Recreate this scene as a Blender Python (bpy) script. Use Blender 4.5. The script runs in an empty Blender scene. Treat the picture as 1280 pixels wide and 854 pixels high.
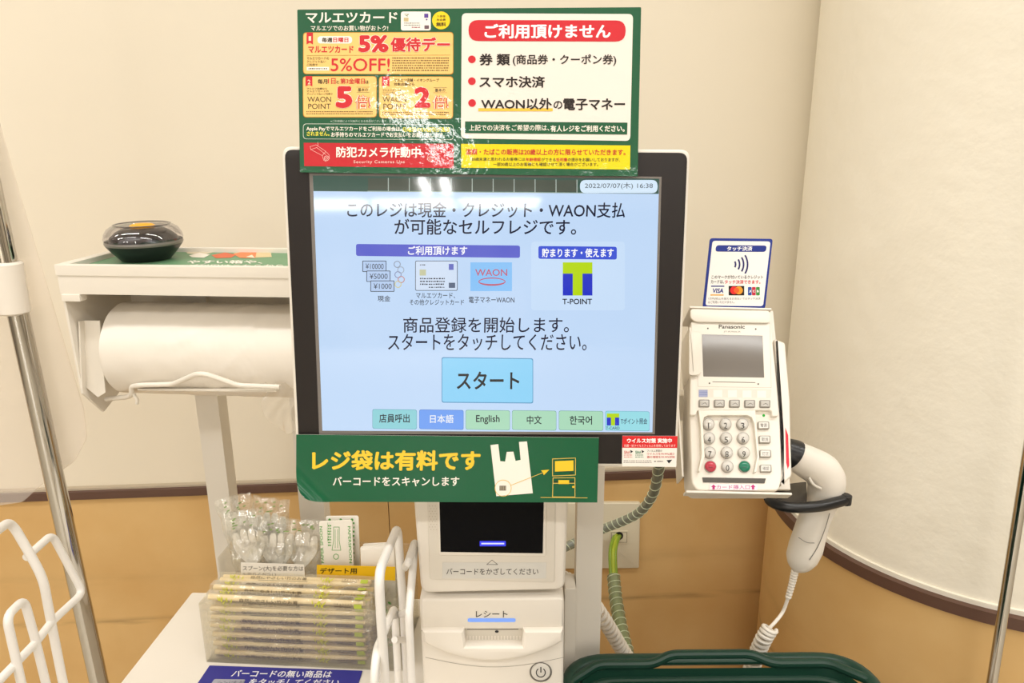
import bpy, bmesh, math, random
from mathutils import Vector as Vec, noise
PI = math.pi
S = bpy.context.scene
COL = S.collection

# ------------------------------------------------------------------ camera, world, lights, exposure
CAM = Vec((0, 0, 1.45))
FPX = 950.0
PITCH, ROLL = math.radians(15.7), math.radians(-0.45)
FWD = Vec((0, math.cos(PITCH), -math.sin(PITCH)))
_up = Vec((0, math.sin(PITCH), math.cos(PITCH)))
RT = Vec((1, 0, 0)) * math.cos(ROLL) + _up * math.sin(ROLL)
UP = _up * math.cos(ROLL) - Vec((1, 0, 0)) * math.sin(ROLL)

cd = bpy.data.cameras.new('camera'); co = bpy.data.objects.new('camera', cd); COL.objects.link(co)
cd.sensor_width = 36.0; cd.lens = FPX / 1280 * 36.0; cd.clip_start = 0.01; cd.clip_end = 100
from mathutils import Matrix
co.matrix_world = Matrix(((RT.x, UP.x, -FWD.x, CAM.x), (RT.y, UP.y, -FWD.y, CAM.y), (RT.z, UP.z, -FWD.z, CAM.z), (0, 0, 0, 1)))
S.camera = co

w = bpy.data.worlds.new('world'); S.world = w; w.use_nodes = True
w.node_tree.nodes['Background'].inputs[0].default_value = (1.0, .95, .88, 1)
w.node_tree.nodes['Background'].inputs[1].default_value = 0.3
S.view_settings.view_transform = 'Standard'; S.view_settings.look = 'None'
S.view_settings.exposure = 0.0; S.view_settings.gamma = 1.0; S.view_settings.use_curve_mapping = False
S.cycles.use_denoising = True
S.cycles.max_bounces = 10; S.cycles.transparent_max_bounces = 40; S.cycles.diffuse_bounces = 5
S.cycles.caustics_reflective = False; S.cycles.caustics_refractive = False

LIGHT_W = 12.5
def ceiling_lamp(x, y, rz=0.0, power=LIGHT_W, lx=1.2, ly=.12, col=(1, .985, .955), z=2.72):
    l = bpy.data.lights.new('fluorescent_lamp', 'AREA'); l.shape = 'RECTANGLE'; l.size = lx; l.size_y = ly
    l.energy = power; l.color = col
    o = bpy.data.objects.new('fluorescent_lamp', l); COL.objects.link(o); o.location = (x, y, z); o.rotation_euler = (0, 0, rz)
for yy in (0.30, -0.9, -4.2, -5.6):
    for xx in (-2.6, -1.0, 0.7, 2.2):
        ceiling_lamp(xx, yy)
ceiling_lamp(-.45, -2.9, PI/2 + .25, 12, 1.1, .10)                       # glare on the notice board
for xx in (-2.4, 2.4): ceiling_lamp(xx, -2.6)
for xx in (-3.2, -1.7, -.2):                                            # far rows mirrored in the screen
    ceiling_lamp(xx, -12.0, power=80, lx=1.4, ly=.35); ceiling_lamp(xx, -13.0, power=60, lx=1.4, ly=.35)
for xx in (-1.25, -.95): ceiling_lamp(xx, -9.9, PI/2 - .05, 45, 1.6, .07)

# ------------------------------------------------------------------ helpers
def ray(x, y): return FWD + RT * ((x - 640) / FPX) - UP * ((y - 427) / FPX)
def PY(x, y, Y): d = ray(x, y); return CAM + d * (Y / d.y)
def PX(x, y, X): d = ray(x, y); return CAM + d * (X / d.x)
def PZ(x, y, z): d = ray(x, y); return CAM + d * ((z - CAM.z) / d.z)

def lin(h):
    h = h.lstrip('#'); c = [int(h[i:i+2], 16) / 255 for i in (0, 2, 4)]
    return tuple(v / 12.92 if v <= .04045 else ((v + .055) / 1.055) ** 2.4 for v in c) + (1,)
MATS = {}
def mat(key, hexc, rough=.5, metal=0, spec=.5, coat=0, coat_r=.08, bump=None, emit=0, var=None, bdist=.001, crinkle=None):
    if key in MATS: return MATS[key]
    m = bpy.data.materials.new(key); m.use_nodes = True; nt = m.node_tree; b = nt.nodes['Principled BSDF']
    c = lin(hexc)
    b.inputs['Base Color'].default_value = c; b.inputs['Roughness'].default_value = rough; b.inputs['Metallic'].default_value = metal
    b.inputs['Specular IOR Level'].default_value = spec
    b.inputs['Coat Weight'].default_value = coat; b.inputs['Coat Roughness'].default_value = coat_r
    if emit:
        b.inputs['Emission Color'].default_value = c; b.inputs['Emission Strength'].default_value = emit
        b.inputs['Base Color'].default_value = (.004, .004, .005, 1)
    tc = nt.nodes.new('ShaderNodeTexCoord')
    if var:      # (scale, second colour, amount range)
        n = nt.nodes.new('ShaderNodeTexNoise'); n.inputs['Scale'].default_value = var[0]; n.inputs['Detail'].default_value = 6
        r = nt.nodes.new('ShaderNodeValToRGB'); r.color_ramp.elements[0].position = .35; r.color_ramp.elements[1].position = .7
        r.color_ramp.elements[0].color = c; r.color_ramp.elements[1].color = lin(var[1])
        nt.links.new(tc.outputs['Object'], n.inputs['Vector']); nt.links.new(n.outputs['Fac'], r.inputs['Fac'])
        nt.links.new(r.outputs['Color'], b.inputs['Base Color'])
    if bump:     # (scale, strength)
        n = nt.nodes.new('ShaderNodeTexNoise'); n.inputs['Scale'].default_value = bump[0]; n.inputs['Detail'].default_value = 4
        bp = nt.nodes.new('ShaderNodeBump'); bp.inputs['Strength'].default_value = bump[1]; bp.inputs['Distance'].default_value = bdist
        nt.links.new(tc.outputs['Object'], n.inputs['Vector']); nt.links.new(n.outputs['Fac'], bp.inputs['Height'])
        nt.links.new(bp.outputs['Normal'], b.inputs['Normal'])
    if crinkle:
        n = nt.nodes.new('ShaderNodeTexNoise'); n.inputs['Scale'].default_value = crinkle[0]; n.inputs['Detail'].default_value = 3
        bp = nt.nodes.new('ShaderNodeBump'); bp.inputs['Strength'].default_value = crinkle[1]; bp.inputs['Distance'].default_value = .001
        nt.links.new(tc.outputs['Object'], n.inputs['Vector']); nt.links.new(n.outputs['Fac'], bp.inputs['Height'])
        nt.links.new(bp.outputs['Normal'], b.inputs['Coat Normal'])
    MATS[key] = m; return m
def film(key, tint, gloss=.12, rough=.12, bump=None, milky=0.0, milk='FFFFFF'):
    if key in MATS: return MATS[key]
    m = bpy.data.materials.new(key); m.use_nodes = True; nt = m.node_tree; nt.nodes.remove(nt.nodes['Principled BSDF'])
    out = nt.nodes['Material Output']
    t = nt.nodes.new('ShaderNodeBsdfTransparent'); t.inputs[0].default_value = lin(tint)
    g = nt.nodes.new('ShaderNodeBsdfGlossy'); g.inputs['Roughness'].default_value = rough; g.inputs['Color'].default_value = (1, 1, 1, 1)
    lw = nt.nodes.new('ShaderNodeLayerWeight'); lw.inputs['Blend'].default_value = .15
    mp = nt.nodes.new('ShaderNodeMapRange'); mp.inputs['To Min'].default_value = gloss; mp.inputs['To Max'].default_value = min(1, gloss + .3)
    nt.links.new(lw.outputs['Fresnel'], mp.inputs['Value'])
    mx = nt.nodes.new('ShaderNodeMixShader')
    nt.links.new(mp.outputs['Result'], mx.inputs[0]); nt.links.new(t.outputs[0], mx.inputs[1]); nt.links.new(g.outputs[0], mx.inputs[2])
    last = mx
    if milky:
        d = nt.nodes.new('ShaderNodeBsdfDiffuse'); d.inputs[0].default_value = lin(milk)
        m2 = nt.nodes.new('ShaderNodeMixShader'); m2.inputs[0].default_value = milky
        nt.links.new(mx.outputs[0], m2.inputs[1]); nt.links.new(d.outputs[0], m2.inputs[2]); last = m2
    if bump:
        tc = nt.nodes.new('ShaderNodeTexCoord'); n = nt.nodes.new('ShaderNodeTexNoise'); n.inputs['Scale'].default_value = bump[0]; n.inputs['Detail'].default_value = 3
        bp = nt.nodes.new('ShaderNodeBump'); bp.inputs['Strength'].default_value = bump[1]; bp.inputs['Distance'].default_value = .002
        nt.links.new(tc.outputs['Object'], n.inputs['Vector']); nt.links.new(n.outputs['Fac'], bp.inputs['Height']); nt.links.new(bp.outputs['Normal'], g.inputs['Normal'])
    nt.links.new(last.outputs[0], out.inputs['Surface'])
    MATS[key] = m; return m
def ink(h, gloss=False):
    if gloss: return mat('laminate_' + h, h, .45, spec=.2, coat=.8, coat_r=.06, crinkle=(90, .25))
    return mat('ink_' + h, h, .45, spec=.3)
def lit(h, k=1.0): return mat('lit_%s_%g' % (h, k), h, .05, emit=k, spec=.5)

def ccw(p):
    a = sum(p[i][0] * p[(i+1) % len(p)][1] - p[(i+1) % len(p)][0] * p[i][1] for i in range(len(p)))
    return p if a > 0 else p[::-1]
def inset(p, d):
    n = len(p); out = []
    for i in range(n):
        a, b, c = Vec(p[i-1]), Vec(p[i]), Vec(p[(i+1) % n])
        e1 = (b - a); e2 = (c - b)
        if e1.length < 1e-9 or e2.length < 1e-9: out.append(tuple(b)); continue
        e1.normalize(); e2.normalize()
        n1 = Vec((-e1.y, e1.x)); n2 = Vec((-e2.y, e2.x)); m = n1 + n2
        k = m.length
        if k < .3: out.append(tuple(b + n1 * d)); continue
        m /= k; out.append(tuple(b + m * (d / max(.35, m.dot(n1)))))
    return out
def roundpoly(p, r, seg=5):
    if r <= 0: return list(p)
    out = []; n = len(p)
    for i in range(n):
        a, b, c = Vec(p[i-1]), Vec(p[i]), Vec(p[(i+1) % n])
        d1 = (a - b); d2 = (c - b); l = min(r, d1.length * .49, d2.length * .49)
        s = b + d1.normalized() * l; e = b + d2.normalized() * l
        for k in range(seg + 1):
            t = k / seg; out.append(tuple(s * (1-t)**2 + b * 2*t*(1-t) + e * t*t))
    return out
def fillet3(pts, r, seg=5, closed=False):
    pts = [Vec(p) for p in pts]; n = len(pts); out = []
    for i in range(n):
        if not closed and i in (0, n-1): out.append(pts[i]); continue
        a, b, c = pts[i-1], pts[i], pts[(i+1) % n]; d1 = a - b; d2 = c - b; l = min(r, d1.length * .48, d2.length * .48)
        s = b + d1.normalized() * l; e = b + d2.normalized() * l
        for k in range(seg + 1):
            t = k / seg; out.append(s * (1-t)**2 + b * 2*t*(1-t) + e * t*t)
    return out
def spline(pts, n=8):
    pts = [Vec(p) for p in pts]; P = [pts[0]*2 - pts[1]] + pts + [pts[-1]*2 - pts[-2]]; out = []
    for i in range(1, len(P) - 2):
        for k in range(n):
            t = k / n; a, b, c, d = P[i-1:i+3]
            out.append(.5 * ((2*b) + (c-a)*t + (2*a-5*b+4*c-d)*t*t + (3*b-a-3*c+d)*t**3))
    out.append(pts[-1]); return out
def helix(pts, rad, turns, per=14):
    c = spline(pts, 40); L = len(c); out = []; N = turns * per
    for i in range(N + 1):
        f = i / N * (L - 1); j = min(int(f), L - 2); p = c[j].lerp(c[j+1], f - j); t = (c[j+1] - c[j]).normalized()
        a = t.cross(Vec((0, 1, 0.01))).normalized(); b = t.cross(a); an = 2*PI*i/per
        out.append(p + a * rad * math.cos(an) + b * rad * math.sin(an))
    return out

_glyphs = {}
def glyphs(s, bold, spacing=1.0):
    k = (s, bold, spacing)
    if k in _glyphs: return _glyphs[k]
    c = bpy.data.curves.new('t', 'FONT'); c.body = s; c.resolution_u = 3; c.space_character = spacing
    o = bpy.data.objects.new('t', c); COL.objects.link(o); bpy.context.view_layer.update()
    m = bpy.data.meshes.new_from_object(o.evaluated_get(bpy.context.evaluated_depsgraph_get()))
    v = [(x.co.x, x.co.y) for x in m.vertices]; f = [tuple(p.vertices) for p in m.polygons]
    bpy.data.objects.remove(o); bpy.data.curves.remove(c); bpy.data.meshes.remove(m)
    if bold:                                       # heavier strokes: the outlines laid over each other a little apart
        k0 = len(v); base, fb = v, f; v = []; f = []; R_ = bold; ring_ = [(0, 0)] + [(R_*math.cos(a*PI/4), R_*math.sin(a*PI/4)) for a in range(8)]
        if bold < .012: ring_ = [(-R_, 0), (R_, 0), (0, R_), (0, -R_)]
        for q, (dx, dy) in enumerate(ring_): v += [(a + dx, b + dy, q) for a, b in base]; f += [tuple(i + q*k0 for i in p) for p in fb]
    else: v = [(a, b, 0) for a, b in v]
    x0 = min(a[0] for a in v); x1 = max(a[0] for a in v); y0 = min(a[1] for a in v); y1 = max(a[1] for a in v)
    v = [((a - x0) / (x1 - x0), (b - y0) / (y1 - y0), q * 6e-6) for a, b, q in v]
    _glyphs[k] = (v, f); return v, f

class Frame:
    def __init__(s, O, U, V):
        s.O, s.U, s.V = Vec(O), Vec(U).normalized(), Vec(V); s.V = (s.V - s.U * s.V.dot(s.U)).normalized(); s.N = s.U.cross(s.V)
    def at(s, u, v, n=0): return s.O + s.U * u + s.V * v + s.N * n
    def px(s, x, y, n=0):
        d = ray(x, y); t = ((s.O + s.N * n) - CAM).dot(s.N) / d.dot(s.N); q = CAM + d * t - s.O
        return (q.dot(s.U), q.dot(s.V))
    def P(s, pts, n=0): return [s.px(x, y, n) for x, y in pts]
def facing(px, py, Y=None, d=None, tilt=0, roll=0, yaw=0):
    O = PY(px, py, Y) if Y else CAM + ray(px, py) * d
    t, r, w_ = math.radians(tilt), math.radians(roll), math.radians(yaw)
    U = Vec((math.cos(w_), math.sin(w_), 0)); B = Vec((-math.sin(w_), math.cos(w_), 0))
    V = B * math.sin(t) + Vec((0, 0, math.cos(t)))
    return Frame(O, U * math.cos(r) - V * math.sin(r), V * math.cos(r) + U * math.sin(r))

class MB:
    def __init__(s): s.v = []; s.f = []; s.m = []; s.sm = []; s.mats = []
    def mi(s, m):
        if m not in s.mats: s.mats.append(m)
        return s.mats.index(m)
    def add(s, vs, fs, m, smooth=True):
        b = len(s.v); i = s.mi(m); s.v += [Vec(x) for x in vs]
        for f in fs: s.f.append(tuple(b + k for k in f)); s.m.append(i); s.sm.append(smooth)
        return s
    # flat figure lying on a frame, from uv points
    def flat(s, fr, uv, m, n=0.0):
        uv = ccw(uv); return s.add([fr.at(u, v, n) for u, v in uv], [tuple(range(len(uv)))], m, False)
    def quad(s, fr, px, m, n=0.0, r=0): return s.flat(fr, roundpoly(fr.P(px, n), r), m, n)
    def rect(s, fr, x0, y0, x1, y1, m, n=0.0, r=0): return s.quad(fr, [(x0, y0), (x1, y0), (x1, y1), (x0, y1)], m, n, r)
    def disc(s, fr, x, y, rx, m, n=0.0, ry=None, k=24):
        ry = ry or rx; return s.quad(fr, [(x + rx*math.cos(2*PI*i/k), y + ry*math.sin(2*PI*i/k)) for i in range(k)], m, n)
    def ring(s, fr, x, y, rx, m, wd, n=0.0, ry=None, a0=0, a1=2*PI, k=28):
        ry = ry or rx
        for i in range(k):
            t0, t1 = a0 + (a1-a0)*i/k, a0 + (a1-a0)*(i+1)/k
            s.quad(fr, [(x+rx*math.cos(t0), y+ry*math.sin(t0)), (x+rx*math.cos(t1), y+ry*math.sin(t1)), (x+(rx-wd)*math.cos(t1), y+(ry-wd)*math.sin(t1)), (x+(rx-wd)*math.cos(t0), y+(ry-wd)*math.sin(t0))], m, n)
        return s
    def line(s, fr, pts, wd, m, n=0.0, closed=False):
        pts = list(pts) + ([pts[0]] if closed else [])
        for (xa, ya), (xb, yb) in zip(pts, pts[1:]):
            L = math.hypot(xb-xa, yb-ya) or 1; dx, dy = (yb-ya)/L*wd/2, -(xb-xa)/L*wd/2; ex, ey = (xb-xa)/L*wd/2, (yb-ya)/L*wd/2
            s.quad(fr, [(xa+dx-ex, ya+dy-ey), (xb+dx+ex, yb+dy+ey), (xb-dx+ex, yb-dy+ey), (xa-dx-ex, ya-dy-ey)], m, n)
        return s
    def text(s, fr, t, box, m, bold=0.0, n=.0001, skew=0.0, slope=0.0, spacing=1.0):
        x0, y0, x1, y1 = box; v, f = glyphs(t, bold, spacing)
        BL = Vec(fr.px(x0, y1, n)); BR = Vec(fr.px(x1, y1 + slope, n)); TL = Vec(fr.px(x0 + skew, y0, n))
        vs = []
        for a, b, z in v:
            q = BL + (BR - BL) * a + (TL - BL) * b; vs.append(fr.at(q.x, q.y, n + z))
        return s.add(vs, f, m, False)
    def fine(s, fr, box, rows, m, n=.0001, seed=1, fill=.62):      # rows of print too small to read
        rnd = random.Random(seed); x0, y0, x1, y1 = box; h = (y1 - y0) / rows
        for r in range(rows):
            x = x0; y = y0 + r * h
            while x < x1:
                wd = rnd.uniform(.5, 1.3) * h * fill; 
                s.rect(fr, x, y + h*.12 + rnd.random()*h*.1, min(x + wd, x1), y + h * fill, m, n); x += wd + rnd.uniform(.15, .4) * h
        return s
    def plate(s, fr, uv, n0, n1, m, r=0, bevel=0, seg=5, side=None, back=True):
        uv = ccw(roundpoly(ccw(uv), r, seg)); k = len(uv); rings = [(n0, uv)]
        if bevel:
            for i in range(4):
                a = i / 3 * PI / 2; rings.append((n1 - bevel * (1 - math.sin(a)), inset(uv, bevel * (1 - math.cos(a)))))
        else: rings.append((n1, uv))
        vs = []; fs = []
        for n, p in rings: vs += [fr.at(u, v, n) for u, v in p]
        for j in range(len(rings) - 1):
            for i in range(k): fs.append((j*k+i, j*k+(i+1) % k, (j+1)*k+(i+1) % k, (j+1)*k+i))
        s.add(vs, fs, side or m)
        base = len(s.v) - k
        s.f.append(tuple(range(base, base + k))); s.m.append(s.mi(m)); s.sm.append(True)
        if back: s.f.append(tuple(range(base - k*(len(rings)-1), base - k*(len(rings)-2)))[::-1]); s.m.append(s.mi(side or m)); s.sm.append(False)
        return s
    def pplate(s, fr, px, n0, n1, m, r=0, bevel=0, **k): return s.plate(fr, fr.P(px, n1), n0, n1, m, r, bevel, **k)
    def box(s, c, d, m, rz=0, bevel=0):
        fr = Frame(c, (math.cos(rz), math.sin(rz), 0), (-math.sin(rz), math.cos(rz), 0)); x, y = d[0]/2, d[1]/2
        return s.plate(fr, [(-x, -y), (x, -y), (x, y), (-x, y)], -d[2]/2, d[2]/2, m, 0, bevel)
    def tube(s, pts, rad, m, k=12, closed=False, flat=1.0, flat_dir=None):
        pts = [Vec(p) for p in pts]; n = len(pts); vs = []; fs = []; prev = None
        for i in range(n):
            t = ((pts[(i+1) % n] - pts[i-1]) if closed or 0 < i < n-1 else (pts[1]-pts[0] if i == 0 else pts[-1]-pts[-2])).normalized()
            if prev is None:
                a = flat_dir or (Vec((0, 1, 0)) if abs(t.y) < .9 else Vec((0, 0, 1)))
            else: a = flat_dir or prev
            a = (a - t * a.dot(t)); a = a.normalized() if a.length > 1e-6 else t.orthogonal().normalized()
            b = t.cross(a); prev = a; r = rad[i] if isinstance(rad, (list, tuple)) else rad
            vs += [pts[i] + a * r * flat * math.cos(2*PI*j/k) + b * r * math.sin(2*PI*j/k) for j in range(k)]
        for i in range(n if closed else n-1):
            o, q = i*k, ((i+1) % n)*k
            for j in range(k): fs.append((o+j, o+(j+1) % k, q+(j+1) % k, q+j))
        if not closed: fs += [tuple(range(k))[::-1], tuple(range((n-1)*k, n*k))]
        return s.add(vs, fs, m)
    def lathe(s, c, prof, m, k=40, axis=Vec((0, 0, 1)), cap0=True, cap1=True):
        c = Vec(c); a = axis.orthogonal().normalized(); b = axis.cross(a); vs = []; fs = []; n = len(prof)
        for r, z in prof: vs += [c + axis * z + (a * math.cos(2*PI*j/k) + b * math.sin(2*PI*j/k)) * r for j in range(k)]
        for i in range(n-1):
            for j in range(k): fs.append((i*k+j, i*k+(j+1) % k, (i+1)*k+(j+1) % k, (i+1)*k+j))
        if cap0: fs.append(tuple(range(k))[::-1])
        if cap1: fs.append(tuple(range((n-1)*k, n*k)))
        return s.add(vs, fs, m)
    def grid(s, fn, nu, nv, m, sm=True):
        vs = [fn(i/nu, j/nv) for j in range(nv+1) for i in range(nu+1)]; W = nu+1
        return s.add(vs, [(j*W+i, j*W+i+1, (j+1)*W+i+1, (j+1)*W+i) for j in range(nv) for i in range(nu)], m, sm)
    def build(s, name, parent=None, local=False):
        off = Vec((0, 0, 0))
        if parent is not None and not local:
            p = parent
            while p: off += p.location; p = p.parent
        me = bpy.data.meshes.new(name); me.from_pydata([tuple(v - off) for v in s.v], [], s.f)
        for m in s.mats: me.materials.append(m)
        me.polygons.foreach_set('material_index', s.m); me.polygons.foreach_set('use_smooth', s.sm); me.update()
        me.set_sharp_from_angle(angle=math.radians(28))
        o = bpy.data.objects.new(name, me); COL.objects.link(o)
        if parent is not None: o.parent = parent
        return o
def tag(o, label, cat, group=None):
    o['label'] = label; o['category'] = cat
    if group: o['group'] = group
    return o
def thing(name, loc, label, cat, group=None):
    o = bpy.data.objects.new(name, None); COL.objects.link(o); o.location = loc; o.empty_display_size = .05
    return tag(o, label, cat, group)
def struct(o): o['kind'] = 'structure'; return o
def copy_tree(o, parent=None):
    c = o.copy(); COL.objects.link(c); c.parent = parent
    for ch in list(o.children): copy_tree(ch, c)
    return c

# ------------------------------------------------------------------ materials
M_plaster = mat('cream_plaster', 'E9E0CE', .75, bump=(45, .12), spec=.2, bdist=.002)
M_plaster2 = mat('column_plaster', 'F2ECDD', .75, bump=(26, .55), spec=.2, bdist=.004)
M_tan = mat('tan_board', 'D9B57C', .6, bump=(120, .1), var=(7, 'D1A96E'), spec=.25)
def scuffs(m, bands):                  # worn dark scuff lines at cart height
    nt = m.node_tree; b = nt.nodes['Principled BSDF']; src = b.inputs['Base Color'].links[0].from_socket
    tc = nt.nodes.new('ShaderNodeTexCoord'); sp = nt.nodes.new('ShaderNodeSeparateXYZ'); nt.links.new(tc.outputs['Object'], sp.inputs[0])
    mp = nt.nodes.new('ShaderNodeMapping'); mp.inputs['Scale'].default_value = (9, 9, 60); nt.links.new(tc.outputs['Object'], mp.inputs[0])
    nz = nt.nodes.new('ShaderNodeTexNoise'); nz.inputs['Scale'].default_value = 1; nz.inputs['Detail'].default_value = 6; nt.links.new(mp.outputs[0], nz.inputs['Vector'])
    for z0, hw, k in bands:
        def M(op, a, b_=None):
            n = nt.nodes.new('ShaderNodeMath'); n.operation = op
            for q, v in ((0, a), (1, b_)):
                if v is None: continue
                if isinstance(v, (int, float)): n.inputs[q].default_value = v
                else: nt.links.new(v, n.inputs[q])
            return n.outputs[0]
        d = M('ABSOLUTE', M('SUBTRACT', M('ADD', sp.outputs['Z'], M('MULTIPLY', nz.outputs['Fac'], .012)), z0 + .006))
        band = M('MAXIMUM', M('SUBTRACT', 1.0, M('DIVIDE', d, hw)), 0.0)
        fac = M('MULTIPLY', M('MULTIPLY', band, M('MAXIMUM', M('MULTIPLY', M('SUBTRACT', nz.outputs['Fac'], .36), 3.2), 0.0)), k)
        mx = nt.nodes.new('ShaderNodeMix'); mx.data_type = 'RGBA'; nt.links.new(fac, mx.inputs[0]); nt.links.new(src, mx.inputs[6]); mx.inputs[7].default_value = lin('6B5232')
        src = mx.outputs[2]
    nt.links.new(src, b.inputs['Base Color'])
scuffs(M_tan, [(1.45 - .892, .009, .6), (1.45 - .80, .02, .12)])
M_brown = mat('brown_trim', '5C4033', .5)
M_ledge = mat('ledge_grey', 'B9AC98', .7)
M_floor = mat('floor_tile', 'CFC6B6', .35, var=(3, 'C2B8A6'))
M_ceil = mat('ceiling_board', 'E9E5DC', .9)
M_white = mat('white_casing', 'E9E2D7', .4, spec=.4)
M_white2 = mat('white_panel', 'DED7CB', .45, spec=.4)
M_wmetal = mat('white_powder_coat', 'E3DCD0', .35, spec=.45)
M_wire = mat('white_wire_coat', 'E9E5DF', .3, spec=.5)
M_grey = mat('grey_plastic', '8F8A82', .5)
M_black = mat('bezel_black', '241F1E', .42, spec=.35)
M_blackgl = mat('black_glass', '05060A', .05, spec=.08)
M_blackpl = mat('black_plastic', '1B1B1D', .3, spec=.5)
M_chrome = mat('chrome', 'C9C6C0', .09, metal=1)
M_green = mat('basket_green', '12372A', .38, spec=.4)
M_acryl = film('clear_acrylic', 'FBFAF7', gloss=.05, rough=.03)
M_acrylsm = film('smoky_acrylic', 'FBFAF6', gloss=.05, rough=.06, milky=.05, milk='F4EFE6')
M_film = film('crumpled_film', 'FDFDFA', gloss=.17, rough=.10, bump=(60, .9), milky=.07)
M_sleeve = film('chopstick_film', 'FEFDFA', gloss=.05, rough=.15, bump=(70, .6), milky=.12, milk='FBF3DF')
M_bamboo = mat('bamboo', 'F3E2BC', .5, var=(40, 'EAD3A2'))
M_roll = mat('bag_film_roll', 'E6DFD4', .36, spec=.5, bump=(30, .25), bdist=.002)

# ------------------------------------------------------------------ room
ZT = CAM.z - .6363                    # underside of the brown trim
YAW = math.radians(3.6)               # the back wall is turned a little
WU = Vec((math.cos(YAW), math.sin(YAW), 0))
WF = Frame(Vec((0, 1.298, 0)), WU, (0, 0, 1))
b = MB(); b.plate(WF, [(-4.2, 0), (4.2, 0), (4.2, 2.8), (-4.2, 2.8)], -.1, 0, M_plaster); wall = struct(b.build('wall_back'))
b = MB()
for u0, u1 in ((-4.2, -.2335), (-.232, 4.2)): b.plate(WF, [(u0, 0), (u1, 0), (u1, ZT), (u0, ZT)], 0, .008, M_tan)
wn = b.build('wainscot', wall)
b = MB(); b.plate(WF, [(-4.2, ZT), (4.2, ZT), (4.2, ZT + .017), (-4.2, ZT + .017)], 0, .014, M_brown, bevel=.002); struct(b.build('trim_1'))
b = MB(); b.plate(WF, [(-4.2, ZT + .017), (4.2, ZT + .017), (4.2, ZT + .021), (-4.2, ZT + .021)], 0, .010, M_ledge); struct(b.build('trim_2'))  # thin ledge strip, its grey colour stands in for the shadow line above the trim

CC, CR = Vec((.7938, 1.165, 0)), .330
def cyl(b, r0, r1, z0, z1, m, cap=True):
    b.lathe(CC, [(r0, z0), (r1, z0), (r1, z1), (r0, z1)], m, k=96, cap0=False, cap1=False)
b = MB(); b.lathe(CC, [(CR, 0), (CR, 2.8)], M_plaster2, k=96); column = struct(b.build('column'))
b = MB(); cyl(b, CR, CR + .009, 0, ZT, M_tan); b.build('wainscot', column)
b = MB(); cyl(b, CR, CR + .014, ZT, ZT + .017, M_brown); struct(b.build('trim_3'))
b = MB(); cyl(b, CR, CR + .004, ZT + .017, ZT + .024, M_plaster2); struct(b.build('trim_4'))

M_side = mat('side_wall', 'CFC4B2', .8, var=(.8, '191614'))  # dark blotches added so the chrome poles have something dark to mirror
b = MB(); b.box((0, -6.2, -.05), (12, 16.5, .1), M_floor); struct(b.build('floor'))
b = MB(); b.box((0, -6.2, 2.8), (12, 16.5, .1), M_ceil); struct(b.build('ceiling'))
b = MB(); b.box((-4.5, -6.2, 1.4), (.1, 16.5, 2.8), M_side); struct(b.build('wall_left'))
b = MB(); b.box((4.5, -6.2, 1.4), (.1, 16.5, 2.8), M_side); struct(b.build('wall_right'))
M_far = mat('far_wall', '9A9086', .8, var=(1.3, '38332F'))  # unseen wall, dark patches likewise added for contrast in the chrome reflections
b = MB(); b.box((0, -14.3, 1.4), (9.2, .1, 2.8), M_far); struct(b.build('wall_front'))

# ------------------------------------------------------------------ counter
TZ = CAM.z - .61
b = thing('checkout_counter', (-.2, .68, 0), 'white checkout counter under the chopstick box and payment machine', 'counter')
m = MB(); hz = Frame((0, 0, 0), (1, 0, 0), (0, 1, 0))
m.plate(hz, [(-.470, .45), (.047, .45), (.047, .882), (-.442, .912)], TZ - .025, TZ, M_white, r=.004, bevel=.002); m.build('counter_top', b)
m = MB(); m.plate(hz, [(-.45, .47), (.044, .47), (.044, .868), (-.425, .895)], 0, TZ - .025, M_white2); m.build('cabinet', b)
b = thing('basket_shelf', (.25, .5, 0), 'low white shelf unit carrying the dark green basket', 'shelf')
m = MB(); m.plate(hz, [(.052, .24), (.42, .24), (.42, .80), (.052, .80)], .63, .65, M_white, bevel=.002); m.build('shelf_board', b)
m = MB(); m.plate(hz, [(.06, .26), (.41, .26), (.41, .79), (.06, .79)], 0, .63, M_white2); m.build('cabinet', b)

# ------------------------------------------------------------------ monitor
MF = facing(608, 385, d=.665, tilt=5.6)
mon = thing('touch_screen_monitor', MF.at(0, -.14, -.03), 'black framed touch screen monitor with light blue payment menu', 'monitor')
m = MB(); m.pplate(MF, [(352, 183), (863, 187), (846, 584), (371, 581)], -.040, 0, M_white, r=.008, bevel=.002)
m.plate(MF, [(-.11, -.09), (.11, -.09), (.11, .09), (-.11, .09)], -.055, -.040, M_white, r=.01); m.build('casing', mon)
m = MB(); m.pplate(MF, [(355.5, 187), (859.5, 191), (843, 580.5), (374.5, 577.5)], 0, .0012, M_black, r=.007, bevel=.0005); m.build('bezel', mon)
m = MB(); q = MF.at(.0, -.115, -.05)
m.box((q.x, q.y + .035, q.z + .012), (.07, .05, .09), M_white, bevel=.004); m.build('mounting_neck', mon)
SN = .0014
M_sframe = mat('screen_frame_grey', '77716C', .35)
m = MB()
m.quad(MF, [(386.5, 216.5), (827, 221), (818.5, 543), (399, 543)], M_sframe, SN)
n = SN + .0001
m.quad(MF, [(391, 219.5), (824, 223.5), (815.5, 540.5), (403, 538.5)], lit('C4DDFB', .96), n)
n += .0001
m.quad(MF, [(391, 219.5), (824, 223.5), (823.3, 242.5), (391.8, 239)], lit('375A50', .9), n)
n += .0001
for i in range(10):
    x = 460 + i * 26.2; m.rect(MF, x, 223 + i*.25, x + 25, 237.5 + i*.25, lit('4B544A', .9), n); m.line(MF, [(x + 25.4, 223 + i*.25), (x + 25.4, 238.5 + i*.25)], 1.1, lit('B8C4BC', .9), n)
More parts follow.
